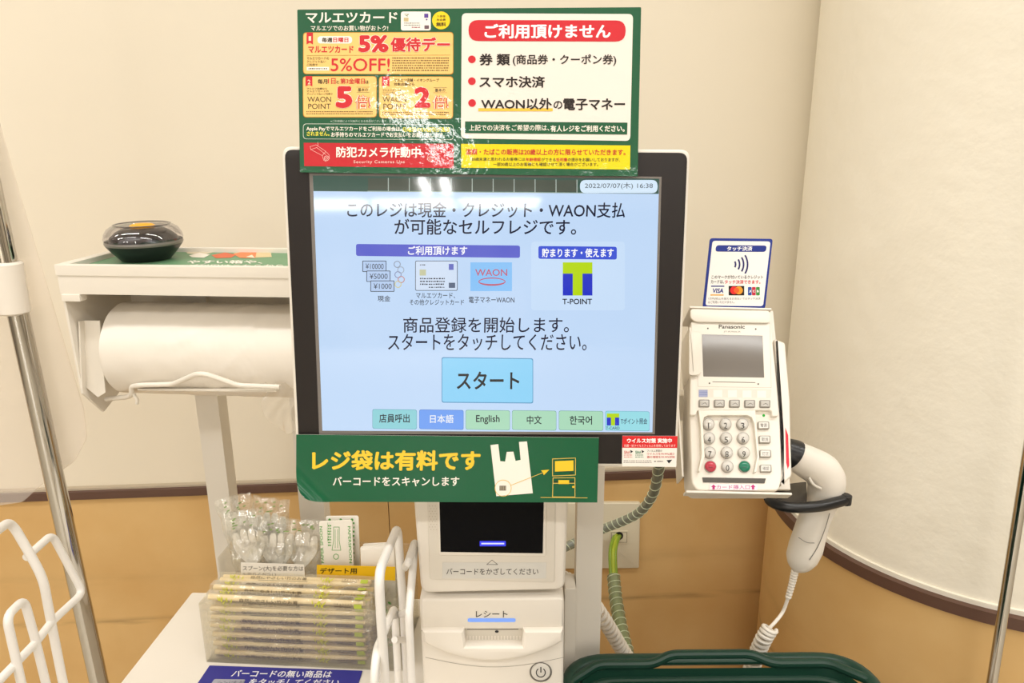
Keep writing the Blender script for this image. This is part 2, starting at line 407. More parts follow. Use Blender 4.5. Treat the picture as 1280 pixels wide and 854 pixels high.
m.line(MF, [(460, 239), (748, 241.4)], .9, lit('9FB0A6', .9), n)
m.rect(MF, 725, 225, 822, 241.5, lit('D6EAFB', 1), n, r=.005)
tk = .0001
m.text(MF, '2022/07/07(木) 16:38', (731, 228.3, 816, 236.8), lit('5C6670', .9), .004, n + tk)
m.text(MF, 'このレジは現金・クレジット・WAON支払', (434, 252.5, 781, 272), lit('1B1F3A', .8), .012, n + tk, slope=.6)
m.text(MF, 'が可能なセルフレジです。', (493, 273.5, 720, 293.5), lit('1B1F3A', .8), .012, n + tk, slope=.4)
m.quad(MF, [(445, 305), (650, 307), (650, 322.5), (445, 320)], lit('6168D0', .95), n, r=.002)
m.text(MF, 'ご利用頂けます', (510, 307.6, 584, 319), lit('FFFFFF', 1), .02, n + tk)
m.rect(MF, 664, 302, 781, 388, lit('CBE2FC', .97), n, r=.003); n += .0001
m.quad(MF, [(673, 307.6), (771, 308.5), (771, 324.6), (673, 323.6)], lit('3E57D8', .95), n, r=.002)
m.text(MF, '貯まります・使えます', (677.5, 310.5, 767, 321.8), lit('FFFFFF', 1), .025, n + tk)
dk = lit('3A3F4C', .8)
for i, (x, y, t) in enumerate(((453, 326, '¥10000'), (458, 338.4, '¥5000'), (463, 350.8, '¥1000'))):
    nn = n + i * .00012
    m.rect(MF, x, y, x + 30, y + 14, dk, nn, r=.0007); m.rect(MF, x + .8, y + .8, x + 29.2, y + 13.2, lit('BAD2F4', .95), nn + .00004, r=.0005)
    m.text(MF, t, (x + 4, y + 3.6, x + 26.5, y + 10.4), dk, .0, nn + .00008)
for x, y, c in ((496.5, 330.5, '9AA3B5'), (501, 337.5, 'A8B4C6'), (497.5, 343.5, '8E9AC0'), (501.5, 349.5, 'C98E86'), (497.5, 355.5, 'D8CF9A')):
    m.ring(MF, x, y, 4.4, lit(c, .95), 1.1, n)
m.text(MF, '現金', (472, 369.5, 488, 377), dk, .01, n)
m.rect(MF, 519, 326, 572, 363.5, dk, n, r=.0015); m.rect(MF, 519.7, 326.7, 571.3, 362.8, lit('D3E3F8', .97), n + tk, r=.0012); nn = n + 2*tk
m.rect(MF, 524.5, 337, 532.5, 344.5, lit('C9CBA6', .95), nn); m.rect(MF, 561, 330, 567, 337.5, lit('6A72C4', .95), nn)
m.rect(MF, 561, 353.5, 569, 360, lit('5E6C84', .95), nn); m.fine(MF, (525, 330, 532, 333), 1, dk, nn); m.fine(MF, (525, 347, 556, 357.5), 3, dk, nn, 4); m.fine(MF, (536, 358, 556, 361), 1, dk, nn, 5)
m.text(MF, 'マルエツカード、', (520, 366, 569, 373), dk, .01, n); m.text(MF, 'その他クレジットカード', (512, 374.2, 580, 381.5), dk, .01, n)
m.rect(MF, 588, 328, 640, 364, lit('8CC6FA', .97), n)
rd = lit('C86478', .95)
m.text(MF, 'WAON', (594, 336.5, 634, 345), rd, .01, n + tk)
for i in range(24):
    t0, t1 = 2*PI*i/24, 2*PI*(i+1)/24; f = lambda t, o: (615 + (17 - o)*math.cos(t), 352.2 + (5.2 - o*(1.1 if math.sin(t) < 0 else 1.9))*math.sin(t))
    m.quad(MF, [f(t0, 0), f(t1, 0), f(t1, 1.2), f(t0, 1.2)], rd, n + tk)
m.text(MF, '電子マネーWAON', (586, 371, 643, 379), dk, .01, n)
def tlogo(b, x0, y0, x1, y1, nn):
    W, H = x1 - x0, y1 - y0; g = lit('B9DC00', .95); bl = lit('1E32C8', .95)
    b.rect(MF, x0, y0, x1, y0 + H*.34, g, nn); b.rect(MF, x0 + W*.335, y0 + H*.34, x0 + W*.665, y1, g, nn)
    b.rect(MF, x0, y0 + H*.34, x0 + W*.335, y1, bl, nn); b.rect(MF, x0 + W*.665, y0 + H*.34, x1, y1, bl, nn)
tlogo(m, 703.5, 328, 740.5, 369.5, n); m.text(MF, 'T-POINT', (703, 373.5, 740, 380.5), lit('20242E', .9), .02, n)
m.text(MF, '商品登録を開始します。', (504, 396.5, 711, 416), lit('1B1F3A', .8), .008, n); m.text(MF, 'スタートをタッチしてください。', (485, 417.5, 733, 438.5), lit('1B1F3A', .8), .008, n)
scr = m.build('screen', mon)
def button(px, col, edge, t, tb, tcol, bold=.015, extra=None):
    k = MB(); nn = SN + .0006
    k.quad(MF, px, lit(edge, .95), nn, r=.002)
    cx = sum(p[0] for p in px)/4; cy = sum(p[1] for p in px)/4
    k.quad(MF, [(cx + (x-cx)*.985, cy + (y-cy)*.96) for x, y in px], lit(col, .95), nn + .0001, r=.002)
    if t: k.text(MF, t, tb, lit(tcol, .9), bold, nn + .0002)
    if extra: extra(k, nn + .0002)
    return k.build('touch_button', scr)
button([(552, 446.5), (666.5, 448), (666.5, 504.5), (552, 503.5)], '8FD6FB', '5C9CC8', 'スタート', (571, 464.5, 649, 487), '10161E', .02)
def bb(x, dy): return [(x, 511.5 + dy), (x + 55.5, 512.2 + dy), (x + 55.5, 537 + dy), (x, 536 + dy)]
button(bb(465.5, 0), '8FD4DC', '5FA2B4', '店員呼出', (474, 517.5, 512, 528.5), '14202C')
button(bb(524, .5), '6FA2F6', '4C78CC', '日本語', (537.5, 518.5, 567, 529), 'F4F8FF')
button(bb(582, 1), 'ACDDBE', '70A894', 'English', (595, 519, 624.5, 530.5), '14202C')
button(bb(640, 1.4), 'ACDDBE', '70A894', '中文', (658.5, 519.5, 677, 530.5), '14202C')
button(bb(698.5, 1.8), 'ACDDBE', '70A894', '한국어', (712, 520, 740, 531), '14202C')
def xt(k, nn): tlogo(k, 758.5, 517, 774, 532, nn); k.text(MF, 'T-CARD', (757.5, 533.5, 774.5, 537), lit('1E2A50', .9), .01, nn)
button(bb(756.5, 2.2), '9AE0EA', '6FB4C8', 'Tポイント照会', (776, 523, 809, 530.5), '1E2A50', .01, xt)

# ------------------------------------------------------------------ upper notice board
q = MF.px(585, 217, .004); PF0 = MF.at(q[0], q[1], .004)
PF = Frame(PF0, (1, 0, 0), (0, math.sin(math.radians(10)), math.cos(math.radians(10))))
A = lambda x, y: (350 + .2575*x, .2576*y)
B = lambda x, y: (570 + .2577*x, .2576*y)
def bx(f, x0, y0, x1, y1): a = f(x0, y0); c = f(x1, y1); return (a[0], a[1], c[0], c[1])
G = lambda h: ink(h, True)
board = thing('printed_notice_board', PF0, 'large green printed notice board taped above the touch screen', 'sign')
m = MB(); m.pplate(PF, [(371.5, 12), (801.5, 9), (797, 220.5), (375, 215.5)], 0, .001, G('17583A'), r=.001)
n = .0012
m.text(PF, 'マルエツカード', bx(A, 125, 58, 570, 112), G('F4EFE2'), .022, n); m.text(PF, 'マルエツでのお買い物がおトク!', bx(A, 150, 123, 525, 150), G('F4EFE2'), .012, n)
m.text(PF, '※ご利用額により対象外となる商品がございます。詳しくは店頭でご確認ください。', bx(A, 245, 582, 710, 594), G('BFD2C4'), 0, n)
m.quad(PF, [A(112, 600), A(842, 603), A(842, 679), A(112, 675)], G('E4E8DC'), n, r=.003); m.quad(PF, [A(114, 602), A(840, 605), A(840, 677), A(114, 673)], G('17583A'), n + .0001, r=.003); n2 = n + .0002
m.text(PF, 'Apple Payでマルエツカードをご利用の場合は、', bx(A, 128, 612, 592, 638), G('F4EFE2'), .022, n2, slope=.6); m.text(PF, '日曜日の5%割引が適用', bx(A, 597, 617, 824, 641), G('E9E04A'), .025, n2)
m.text(PF, 'されません。', bx(A, 130, 638, 240, 660), G('E9E04A'), .025, n2); m.text(PF, 'お手持ちのマルエツカードでお支払いをお願い致します。', bx(A, 248, 641, 800, 665), G('F4EFE2'), .02, n2, slope=.5)
m.build('backing_board', board)
# membership card picture and round badge
m = MB(); m.rect(PF, *bx(A, 587, 56, 732, 148), G('F3EFE8'), n, r=.002); n2 = n + .0001
m.rect(PF, *bx(A, 601, 86, 624, 104), G('C8B58A'), n2); m.rect(PF, *bx(A, 700, 66, 720, 86), G('5A3F9A'), n2); m.rect(PF, *bx(A, 701, 123, 723, 140), G('6A5560'), n2)
m.text(PF, 'マ', bx(A, 604, 68, 626, 80), G('6E7A46'), .02, n2); m.fine(PF, bx(A, 603, 108, 680, 128), 2, G('7A7470'), n2, 3); m.fine(PF, bx(A, 640, 128, 680, 140), 1, G('A04050'), n2, 4); m.disc(PF, *A(712, 95), 1.0, G('5A3F9A'), n2)
m.build('card_picture', board)
m = MB(); m.disc(PF, *A(782, 99), 11.2, G('F6D21E'), n)
m.text(PF, '入会金', bx(A, 760, 72, 804, 84), G('4A3C14'), .01, n2); m.text(PF, '年会費', bx(A, 760, 90, 804, 102), G('4A3C14'), .01, n2); m.text(PF, '無料', bx(A, 758, 108, 806, 128), G('4A3C14'), .03, n2)
m.build('badge', board)
yel, red, blk = G('F0C878'), G('CE2832'), G('3A2A1E')
def coupon(px, rib, num):
    k = MB(); k.quad(PF, px, G('C98A2A'), n, r=.003)
    cx = sum(p[0] for p in px)/4; cy = sum(p[1] for p in px)/4
    k.quad(PF, [(x + (1 if x < cx else -1)*.7, y + (1 if y < cy else -1)*.7) for x, y in px], yel, n + .0001, r=.003)
    x0, y0, x1, y1 = rib
    k.quad(PF, [A(x0, y0), A(x1, y0), A(x1, y1), A((x0+x1)/2, y1 - 9), A(x0, y1)], red, n + .0002); k.text(PF, num, bx(A, x0 + 10, y0 + 18, x1 - 9, y0 + 40), G('F9E3C0'), .01, n + .0003)
    return k
def outl(k, t, box, bold, fg=red, grow=1.0):
    k.text(PF, t, (box[0] - grow*.4, box[1] - grow*.4, box[2] + grow*.4, box[3] + grow*.4), G('FFF6E8'), bold + .035, n + .0003); k.text(PF, t, box, fg, bold, n + .0004)
n3 = n + .0002
k = coupon([A(112, 157), A(842, 155), A(842, 362), A(112, 360)], (129, 158, 160, 216), '1')
k.rect(PF, *bx(A, 182, 176, 350, 211), G('FFF8EC'), n3, r=.004); k.text(PF, '毎週', bx(A, 203, 182, 254, 205), blk, .025, n3 + .0001); k.text(PF, '日曜日', bx(A, 258, 182, 332, 205), red, .025, n3 + .0001)
k.text(PF, 'マルエツカード', bx(A, 137, 222, 357, 257), red, .03, n3); outl(k, '5%', bx(A, 380, 170, 527, 254), .05); outl(k, '優待デー', bx(A, 536, 180, 825, 251), .035)
k.line(PF, [A(130, 269), A(826, 267)], .4, G('A8782E'), n3)
for t, bb_ in (('マルエツカードの', (130, 276, 238, 290)), ('クレジット払い', (130, 292, 222, 305)), ('ご利用で', (130, 308, 183, 321))): k.text(PF, t, bx(A, *bb_), blk, .01, n3)
k.rect(PF, *bx(A, 130, 325, 238, 342), G('FFF8EC'), n3); k.fine(PF, bx(A, 138, 329, 230, 340), 1, blk, n3 + .0001, 8)
k.text(PF, '5%OFF!', bx(A, 246, 283, 533, 346), red, .01, n3); k.fine(PF, bx(A, 545, 277, 820, 349), 6, G('7A5A34'), n3, 9); k.build('coupon_panel', board)
k = coupon([A(110, 370), A(470, 369), A(470, 570), A(112, 570)], (124, 369, 157, 420), '2')
for t, bb_, c, bo in (('毎月', (183, 384, 230, 407), blk, .02), ('1日', (233, 379, 270, 407), red, .02), ('と', (273, 390, 289, 405), blk, .02), ('第3金曜日', (293, 380, 412, 407), red, .02), ('は', (414, 390, 430, 406), blk, .02)): k.text(PF, t, bx(A, *bb_), c, bo, n3)
for i, t in enumerate(('マルエツ店舗なら', 'マルエツカードの', 'クレジット払いご利用で')): k.text(PF, t, bx(A, 130, 425 + i*13, (228, 236, 256)[i], 435 + i*13), blk, .01, n3)
k.text(PF, 'WAON', bx(A, 133, 469, 248, 495), blk, .0, n3); k.text(PF, 'POINT', bx(A, 137, 503, 246, 529), blk, .0, n3)
outl(k, '5', bx(A, 270, 418, 352, 525), .05); k.text(PF, '基本の', bx(A, 378, 427, 427, 444), blk, .01, n3)
for y in (423, 448): k.line(PF, [A(372, y), A(434, y)], .3, blk, n3)
k.text(PF, '倍!', bx(A, 362, 460, 442, 530), red, .05, n3); k.text(PF, '倍!', bx(A, 363, 461, 441, 529), G('FBE6C4'), .0, n3 + .0001); k.fine(PF, bx(A, 128, 538, 450, 558), 2, G('7A5A34'), n3, 10); k.build('coupon_panel', board)
k = coupon([A(480, 370), A(842, 371), A(840, 577), A(481, 574)], (495, 371, 531, 420), '3')
k.text(PF, 'マルエツ店舗・イオングループ', bx(A, 553, 381, 772, 397), blk, .012, n3); k.text(PF, '対象店舗なら', bx(A, 553, 401, 652, 416), blk, .012, n3)
for i, t in enumerate(('マルエツカードの', 'クレジット払い', 'ご利用でさらに')): k.text(PF, t, bx(A, 498, 433 + i*11, (590, 560, 625)[i], 442 + i*11), blk, .01, n3)
k.text(PF, 'WAON', bx(A, 498, 469, 613, 495), blk, 0, n3); k.text(PF, 'POINT', bx(A, 502, 503, 612, 529), blk, 0, n3)
outl(k, '2', bx(A, 652, 422, 730, 523), .05); k.text(PF, '基本の', bx(A, 752, 429, 802, 446), blk, .01, n3)
for y in (425, 450): k.line(PF, [A(746, y), A(810, y)], .3, blk, n3)
k.text(PF, '倍!', bx(A, 738, 462, 820, 530), red, .05, n3); k.text(PF, '倍!', bx(A, 739, 463, 819, 529), G('FBE6C4'), 0, n3 + .0001); k.fine(PF, bx(A, 498, 541, 822, 562), 2, G('7A5A34'), n3, 11); k.build('coupon_panel', board)
# camera strip
k = MB(); k.quad(PF, [A(115, 693), A(843, 698), A(843, 816), A(118, 806)], G('C4222E'), n)
k.text(PF, '防犯カメラ作動中', bx(A, 273, 712, 683, 764), G('FFF6EC'), .025, n3, slope=.4); k.text(PF, 'Security Cameras Use', bx(A, 357, 778, 606, 797), G('F6C9C2'), .012, n3, spacing=1.15)
wl = G('F6D8D0')
for sx in (1, -1):
    f = (lambda x, y: A(x, y)) if sx == 1 else (lambda x, y: A(955 - x, y + 4))
    for pts in ([(146, 712), (175, 703), (222, 735), (205, 755), (150, 726), (146, 712)], [(150, 726), (178, 716), (222, 750)], [(183, 690), (185, 706)], [(222, 735), (238, 752), (240, 770)], [(205, 755), (212, 778), (224, 784)]): k.line(PF, [f(*p) for p in pts], .35, wl, n3)
    k.ring(PF, *f(226, 768), 3.2, wl, .5, n3); k.ring(PF, *f(226, 768), 1.6, wl, .4, n3)
k.build('camera_warning_strip', board)
# white panel
k = MB(); k.quad(PF, [B(28, 64), B(859, 68), B(845, 684), B(24, 672)], G('ECE4DB'), n, r=.004)
k.quad(PF, [B(60, 97), B(824, 99), B(822, 202), B(61, 199)], G('CE2633'), n3, r=.013); k.text(PF, 'ご利用頂けません', bx(B, 138, 116, 750, 187), G('FFFFFF'), .03, n3 + .0001)
for x, y in ((77, 288), (77, 394), (78, 500)): k.disc(PF, *B(x, y), 4.8, G('CE2633'), n3)
bk = G('241C1E')
k.text(PF, '券 類', bx(B, 113, 260, 262, 318), bk, .028, n3); k.text(PF, '(商品券・クーポン券)', bx(B, 275, 264, 777, 320), bk, .018, n3); k.text(PF, 'スマホ決済', bx(B, 113, 369, 431, 426), bk, .026, n3)
k.rect(PF, *bx(B, 108, 525, 469, 540), G('F2C14A'), n3); k.text(PF, 'WAON以外', bx(B, 122, 476, 465, 532), bk, .022, n3 + .0001); k.text(PF, 'の', bx(B, 473, 490, 516, 529), bk, .02, n3); k.text(PF, '電子マネー', bx(B, 520, 478, 820, 535), bk, .026, n3)
k.quad(PF, [B(44, 589), B(832, 595), B(830, 653), B(43, 646)], G('17583A'), n3)
k.text(PF, '上記での決済をご希望の際は、', bx(B, 63, 605, 452, 635), G('F4EFE2'), .012, n3 + .0001); k.text(PF, '有人レジをご利用ください。', bx(B, 458, 608, 818, 640), G('F4EFE2'), .028, n3 + .0001); k.build('payment_notice_panel', board)
k = MB(); k.quad(PF, [B(25, 698), B(846, 706), B(844, 823), B(26, 814)], G('EBD410'), n)
k.text(PF, '酒類・たばこの販売は20歳以上の方に限らせていただきます。', bx(B, 47, 722, 822, 752), G('C8342C'), .022, n3, slope=.5)
k.text(PF, '20歳未満と思われるお客様には', bx(B, 75, 764, 335, 781), G('3A3420'), .01, n3); k.text(PF, '年齢確認', bx(B, 338, 765, 411, 782), G('C8342C'), .015, n3); k.text(PF, 'ができる', bx(B, 414, 766, 483, 783), G('3A3420'), .01, n3)
k.text(PF, '証明書', bx(B, 486, 766, 540, 783), G('C8342C'), .015, n3); k.text(PF, 'の提示をお願いしておりますが、', bx(B, 543, 766, 795, 784), G('3A3420'), .01, n3); k.text(PF, '一部20歳以上のお客様にも確認させて頂く場合がございます。', bx(B, 180, 788, 690, 806), G('3A3420'), .01, n3, slope=.2); k.build('age_notice_strip', board)

# ------------------------------------------------------------------ lower green banner
BF = Frame(MF.at(0, 0, .0032), MF.U, MF.V)
sg = thing('bag_charge_sign', BF.at(-.06, -.175, 0), 'green bag charge sign with yellow writing below the touch screen', 'sign')
m = MB(); gm = mat('banner_laminate', '0B5A38', .5, spec=.15, coat=.45, coat_r=.06, crinkle=(60, .12)); wm = mat('banner_back', 'F2EEE4', .4)
c0, c1, c2, c3 = [Vec(BF.px(*p)) for p in ((370.5, 543), (748.5, 547), (746.5, 628), (370.5, 627))]
def curl(u, v, off=0):
    p = (c0 * (1-u) + c1 * u) * (1-v) + (c3 * (1-u) + c2 * u) * v
    # distance past the fold line that crosses the lower left corner
    f0 = Vec(BF.px(371, 575)); f1 = Vec(BF.px(425, 628)); d = (f1 - f0).normalized(); nn = Vec((d.y, -d.x)); nn = nn if nn.x < 0 else -nn
    s_ = (p - f0).dot(nn)
    if s_ > 0:
        R = .016; a = s_ / R; p = p - nn * s_ + nn * (R * math.sin(min(a, 2.4))); return BF.at(p.x, p.y, R * (1 - math.cos(min(a, 2.4))) * .55 + off)
    return BF.at(p.x, p.y, off)
m.grid(lambda u, v: curl(u**1.5, 1-v, .0006), 60, 24, gm); m.grid(lambda u, v: curl(u**1.5, v, 0), 60, 24, wm)
n = .0009
yl, wt = G('F2C928'), G('F4EFE4')
m.text(BF, 'レジ袋は有料です', (390, 563, 600, 588.5), yl, .035, n); m.text(BF, 'バーコードをスキャンします', (416, 596, 574, 608), wt, .018, n)
C = lambda x, y: (600 + .3043*x, 380 + .3043*y)
m.quad(BF, [C(*p) for p in ((43, 580), (75, 576), (83, 646), (103, 648), (110, 608), (137, 607), (146, 645), (167, 641), (160, 567), (193, 565), (217, 778), (67, 790))], wt, n)
m.rect(BF, *bx(C, 80, 747, 107, 767), G('6A6052'), n + .0001)
for i in range(4): m.rect(BF, *bx(C, 84 + i*6, 749, 86 + i*6, 765), G('B8AE98'), n + .0002)
m.ring(BF, *C(95, 757), 10.5, G('E2BE5A'), .7, n + .0002); m.line(BF, [C(128, 745), C(262, 692)], .7, G('E2C25A'), n + .0002); m.quad(BF, [C(285, 681), C(250, 684), C(258, 692), C(262, 704)], yl, n + .0002)
for px in (((298, 637), (392, 633), (392, 703), (298, 707)), ((300, 715), (390, 714), (390, 793), (298, 793)), ((300, 737), (390, 737))): m.line(BF, [C(*p) for p in px], .8, G('E2C25A'), n + .0002, closed=len(px) > 2)
m.quad(BF, [C(308, 646), C(384, 643), C(384, 686), C(308, 689)], yl, n + .0002); m.rect(BF, *bx(C, 322, 724, 366, 740), yl, n + .0002); m.disc(BF, *C(383, 752), 1.4, yl, n + .0002)
m.line(BF, [C(250, 795), C(440, 797)], .7, G('E2C25A'), n + .0002)
for p in ((304, 728, 318, 733), (370, 728, 386, 733), (368, 693, 382, 698)): m.rect(BF, *bx(C, *p), G('20301C'), n + .0002)
m.build('printed_sheet', sg)

# ------------------------------------------------------------------ small sticker
SF = Frame(MF.at(0, 0, .0018), MF.U, MF.V)
m = MB(); m.pplate(SF, [C(585, 542), C(812, 543), C(806, 670), C(583, 667)], -.0004, 0, ink('F4EEE6')); n = .0001
m.quad(SF, [C(585, 542), C(812, 543), C(810, 592), C(584.5, 591)], ink('DC2B2E'), n); m.text(SF, 'ウイルス対策 実施中', bx(C, 604, 552, 788, 572), ink('FFFFFF'), .028, n*2); m.text(SF, '抗菌・抗ウイルスフィルムを使用しております', bx(C, 592, 577, 803, 588), ink('FBD8D2'), .01, n*2)
for x, c, t in ((592, 'D0706A', 'SIAA'), (638, '3E8A6A', 'SIAA')):
    m.text(SF, t, bx(C, x, 603, x + 24, 616), ink(c), .03, n); m.quad(SF, [C(x + 25, 600), C(x + 37, 606), C(x + 27, 614)], ink('3A3A3A'), n); m.fine(SF, bx(C, x, 618, x + 34, 634), 2, ink(c), n, 21)
m.text(SF, 'フィルム表面の', bx(C, 686, 599, 748, 608), ink('5A5452'), .01, n); m.text(SF, 'ウイルスを99.99%減少', bx(C, 686, 611, 800, 621), ink('C4453E'), .01, n); m.text(SF, '菌の増殖を99.99%抑制', bx(C, 686, 624, 800, 634), ink('C4453E'), .01, n)
m.fine(SF, bx(C, 590, 642, 705, 656), 2, ink('8A8480'), n, 22); m.fine(SF, bx(C, 715, 643, 755, 653), 1, ink('6A6460'), n, 23); m.quad(SF, [C(766, 642), C(790, 640), C(776, 656)], ink('20242A'), n)
tag(m.build('virus_notice_sticker'), 'small red and white sticker on lower right corner of touch screen frame', 'sticker')

# ------------------------------------------------------------------ self checkout tower
KF = facing(612, 700, Y=.668)
kio = thing('self_checkout_tower', (-.02, .74, TZ), 'white checkout tower with scan window and receipt printer below touch screen', 'checkout machine')
D = lambda x, y: (500 + .2973*x, 600 + .2974*y)
m = MB(); m.pplate(KF, [(515, 603), (711, 603), (706.5, 739), (526, 743)], -.13, 0, M_white, r=.010, bevel=.005); hd = m.build('scanner_housing', kio)
m = MB(); m.pplate(KF, [D(110, 15), D(655, 15), D(650, 432), D(125, 420)], 0, .0015, M_white2, r=.003, bevel=.0008); n = .0016
m.rect(KF, *bx(D, 178, 347, 615, 415), mat('label_grey', 'D5D2CB', .5), n); m.line(KF, [D(365, 356), D(387, 337), D(410, 356)], .6, ink('57534E'), n + .0001, closed=True); m.text(KF, 'バーコードをかざしてください', bx(D, 195, 371, 581, 399), ink('4A4641'), .008, n + .0001)
for i in range(10):
    for j in range(3): m.disc(KF, *D(124 + j*12 + (i % 2)*6, 110 + i*11), .55, M_ledge, n, k=6)
m.build('front_panel', hd)
m = MB(); m.pplate(KF, [D(155, 15), D(617, 15), D(612, 321), D(165, 317)], .0015, .003, M_white, r=.002, bevel=.0008); m.build('window_frame', hd)
m = MB(); m.pplate(KF, [D(164, 18), D(606, 18), D(600, 309), D(171, 303)], .002, .0036, M_blackgl); 
m.rect(KF, *bx(D, 335, 257, 445, 279), lit('2A34E8', 1.1), .0038, r=.0008); m.rect(KF, *bx(D, 342, 265, 438, 271), lit('C9CCFF', 1.3), .0039); m.build('scan_window', hd)
# printer
RF = facing(612, 800, Y=.672)
m = MB(); v0 = TZ - RF.O.z; tl, tr = RF.px(523.5, 745.5), RF.px(705.8, 745.5); bl, br = RF.px(529, 854), RF.px(704.5, 854)
m.plate(RF, [(tl[0], tl[1]), (tr[0], tr[1]), (br[0], br[1]), (br[0], v0), (bl[0], v0), (bl[0], bl[1])], -.17, 0, M_white, r=.009, bevel=.004); ph = m.build('printer_housing', kio)
m = MB(); m.pplate(RF, [(525.5, 749.5), (705, 748), (703.5, 787.5), (527, 787.8)], -.001, .006, M_white, r=.005, bevel=.003); m.build('receipt_cover', ph); m = MB(); curve = [(704 - 174.5*t, 803 + 24*math.sin(PI*t)**.8 + 1.5*t) for t in [i/20 for i in range(21)]]
m.pplate(RF, [(526.5, 789), (580, 789), (582, 809), (652, 809), (654, 789), (704, 789)] + curve, -.001, .012, M_white, bevel=.005); m.build('receipt_lip', ph)
m = MB(); m.line(RF, [(704 - 172*i/20, 822 + 12*math.sin(PI*i/20)) for i in range(21)], .5, mat('seam_shadow', '9A9388', .7), .0003); m.rect(RF, 527, 788, 704, 789.2, mat('seam_shadow', '9A9388', .7), .0003); m.rect(RF, 581, 786, 653, 809, mat('slot_dark', 'D6CFC2', .5), .0004)
for i in range(18): m.rect(RF, 583 + i*3.9, 795, 584.5 + i*3.9, 809, M_white, .0008)
m.disc(RF, *D(407, 638), 2.4, M_blackpl, .0009, ry=1.6); m.rect(RF, 584, 785, 648, 787.5, M_grey, .0006); m.build('receipt_slot', ph)
m = MB(); m.pplate(RF, [(584.5, 773.5), (644.5, 773.5), (644.5, 777.8), (584.5, 777.8)], .0058, .0066, lit('7FA8F8', 1.0), r=.002); m.build('indicator_light', ph)
m = MB(); m.text(RF, 'レシート', bx(D, 319, 551, 452, 578), ink('3E3A36'), .006, .0063); m.build('lettering', ph)
m = MB(); k = 28
def circ(x, y, r): return [(x + r*math.cos(2*PI*i/k), y + r*.86*math.sin(2*PI*i/k)) for i in range(k)]
m.pplate(RF, circ(676, 841, 14), 0, .0012, mat('ring_dark', '6A655E', .4), bevel=.0004); m.pplate(RF, circ(676, 841, 12), 0, .003, mat('button_silver', 'D8D4CC', .3), bevel=.0012)
m.ring(RF, 676, 841, 6.2, ink('1A1A1A'), 1.2, .0032, a0=-PI/2 + .6, a1=3*PI/2 - .6); m.rect(RF, 675.4, 834, 676.7, 841, ink('1A1A1A'), .0032); m.build('power_button', ph)

# ------------------------------------------------------------------ mounting post, duct
q0, q1 = PY(721.5, 640, .765), PY(754.5, 640, .765)
ps = thing('mounting_post', (q0.x + .012, .777, .65), 'white square post standing between checkout tower and wall outlet', 'post')
m = MB(); m.plate(hz, [(q0.x, .765), (q1.x, .765), (q1.x, .79), (q0.x, .79)], .65, 1.12, M_wmetal, bevel=.001); m.build('upright', ps)
m = MB(); m.box((.17, .80, 1.15), (.19, .02, .03), M_wmetal, bevel=.002); m.box((q0.x + .012, .79, 1.14), (.025, .03, .05), M_wmetal); m.box((.255, .81, 1.18), (.02, .02, .09), M_wmetal); m.build('arm', ps)
m = MB(); a0, a1 = PY(706.5, 738, .745), PY(720.5, 738, .745); m.plate(hz, [(a0.x, .748), (a1.x, .748), (a1.x, .778), (a0.x, .778)], .65, a0.z, M_white2, bevel=.002)
tag(m.build('cable_duct'), 'narrow white duct between checkout tower and square post', 'duct')

# ------------------------------------------------------------------ card terminal and cradle
TF = facing(918, 508, d=.752, tilt=40, roll=2)
E5 = lambda x, y: (850 + .14045*x, 380 + .14051*y)
E6 = lambda x, y: (850 + .16393*x, 490 + .16393*y)
crd = thing('terminal_cradle', TF.at(0, -.08, -.04), 'white metal cradle holding the card terminal beside the touch screen', 'holder')
m = MB(); m.pplate(TF, [E5(80, 60), E5(830, 60), E6(845, 745), E6(50, 745)], -.042, -.038, M_wmetal, bevel=.001); m.build('back_plate', crd)
bl_, br_ = TF.px(*E6(45, 772)), TF.px(*E6(850, 790)); tl_, tr_ = TF.px(*E5(85, 40)), TF.px(*E5(800, 58))
m = MB(); m.plate(TF, [(bl_[0], bl_[1]), (br_[0], br_[1]), (br_[0], br_[1] + .0022), (bl_[0], bl_[1] + .0022)], -.012, .002, M_wmetal, bevel=.0005); m.build('bottom_ledge', crd)
m = MB(); m.pplate(TF, [E5(92, 42), E5(800, 60), E5(803, 150), E5(790, 168), E5(140, 158), E5(95, 125)], .004, .0058, M_wmetal, r=.004, bevel=.0006)
m.plate(TF, [(tl_[0] - .001, tl_[1] - .002), (tr_[0], tr_[1] - .002), (tr_[0], tr_[1]), (tl_[0] - .001, tl_[1])], -.040, .0055, M_wmetal, bevel=.0004); m.build('top_clamp', crd)
m = MB(); m.pplate(TF, [E5(82, 238), E5(180, 248), E5(192, 280), E5(190, 612), E5(160, 633), E5(80, 632)], .0065, .008, M_wmetal, r=.003, bevel=.0005)
q = TF.px(*E5(82, 238)); q2 = TF.px(*E5(80, 632)); m.plate(TF, [(q[0] - .0016, q2[1]), (q[0], q2[1]), (q[0], q[1]), (q[0] - .0016, q[1])], -.040, .008, M_wmetal, bevel=.0004)
q3 = TF.px(*E6(45, 765)); m.plate(TF, [(q3[0], q3[1] + .018), (q3[0] + .0016, q3[1] + .018), (q3[0] + .0016, q2[1] + .01), (q3[0], q2[1] + .01)], -.040, -.012, M_wmetal); m.build('side_clamp', crd)
m = MB(); q4, q5 = TF.px(*E6(846, 785)), TF.px(*E5(890, 330)); m.plate(TF, [(q4[0] - .001, q4[1] + .022), (q4[0] + .001, q4[1] + .022), (q5[0] + .004, q5[1]), (q5[0], q5[1])], -.040, -.014, M_wmetal); m.build('side_wall', crd)

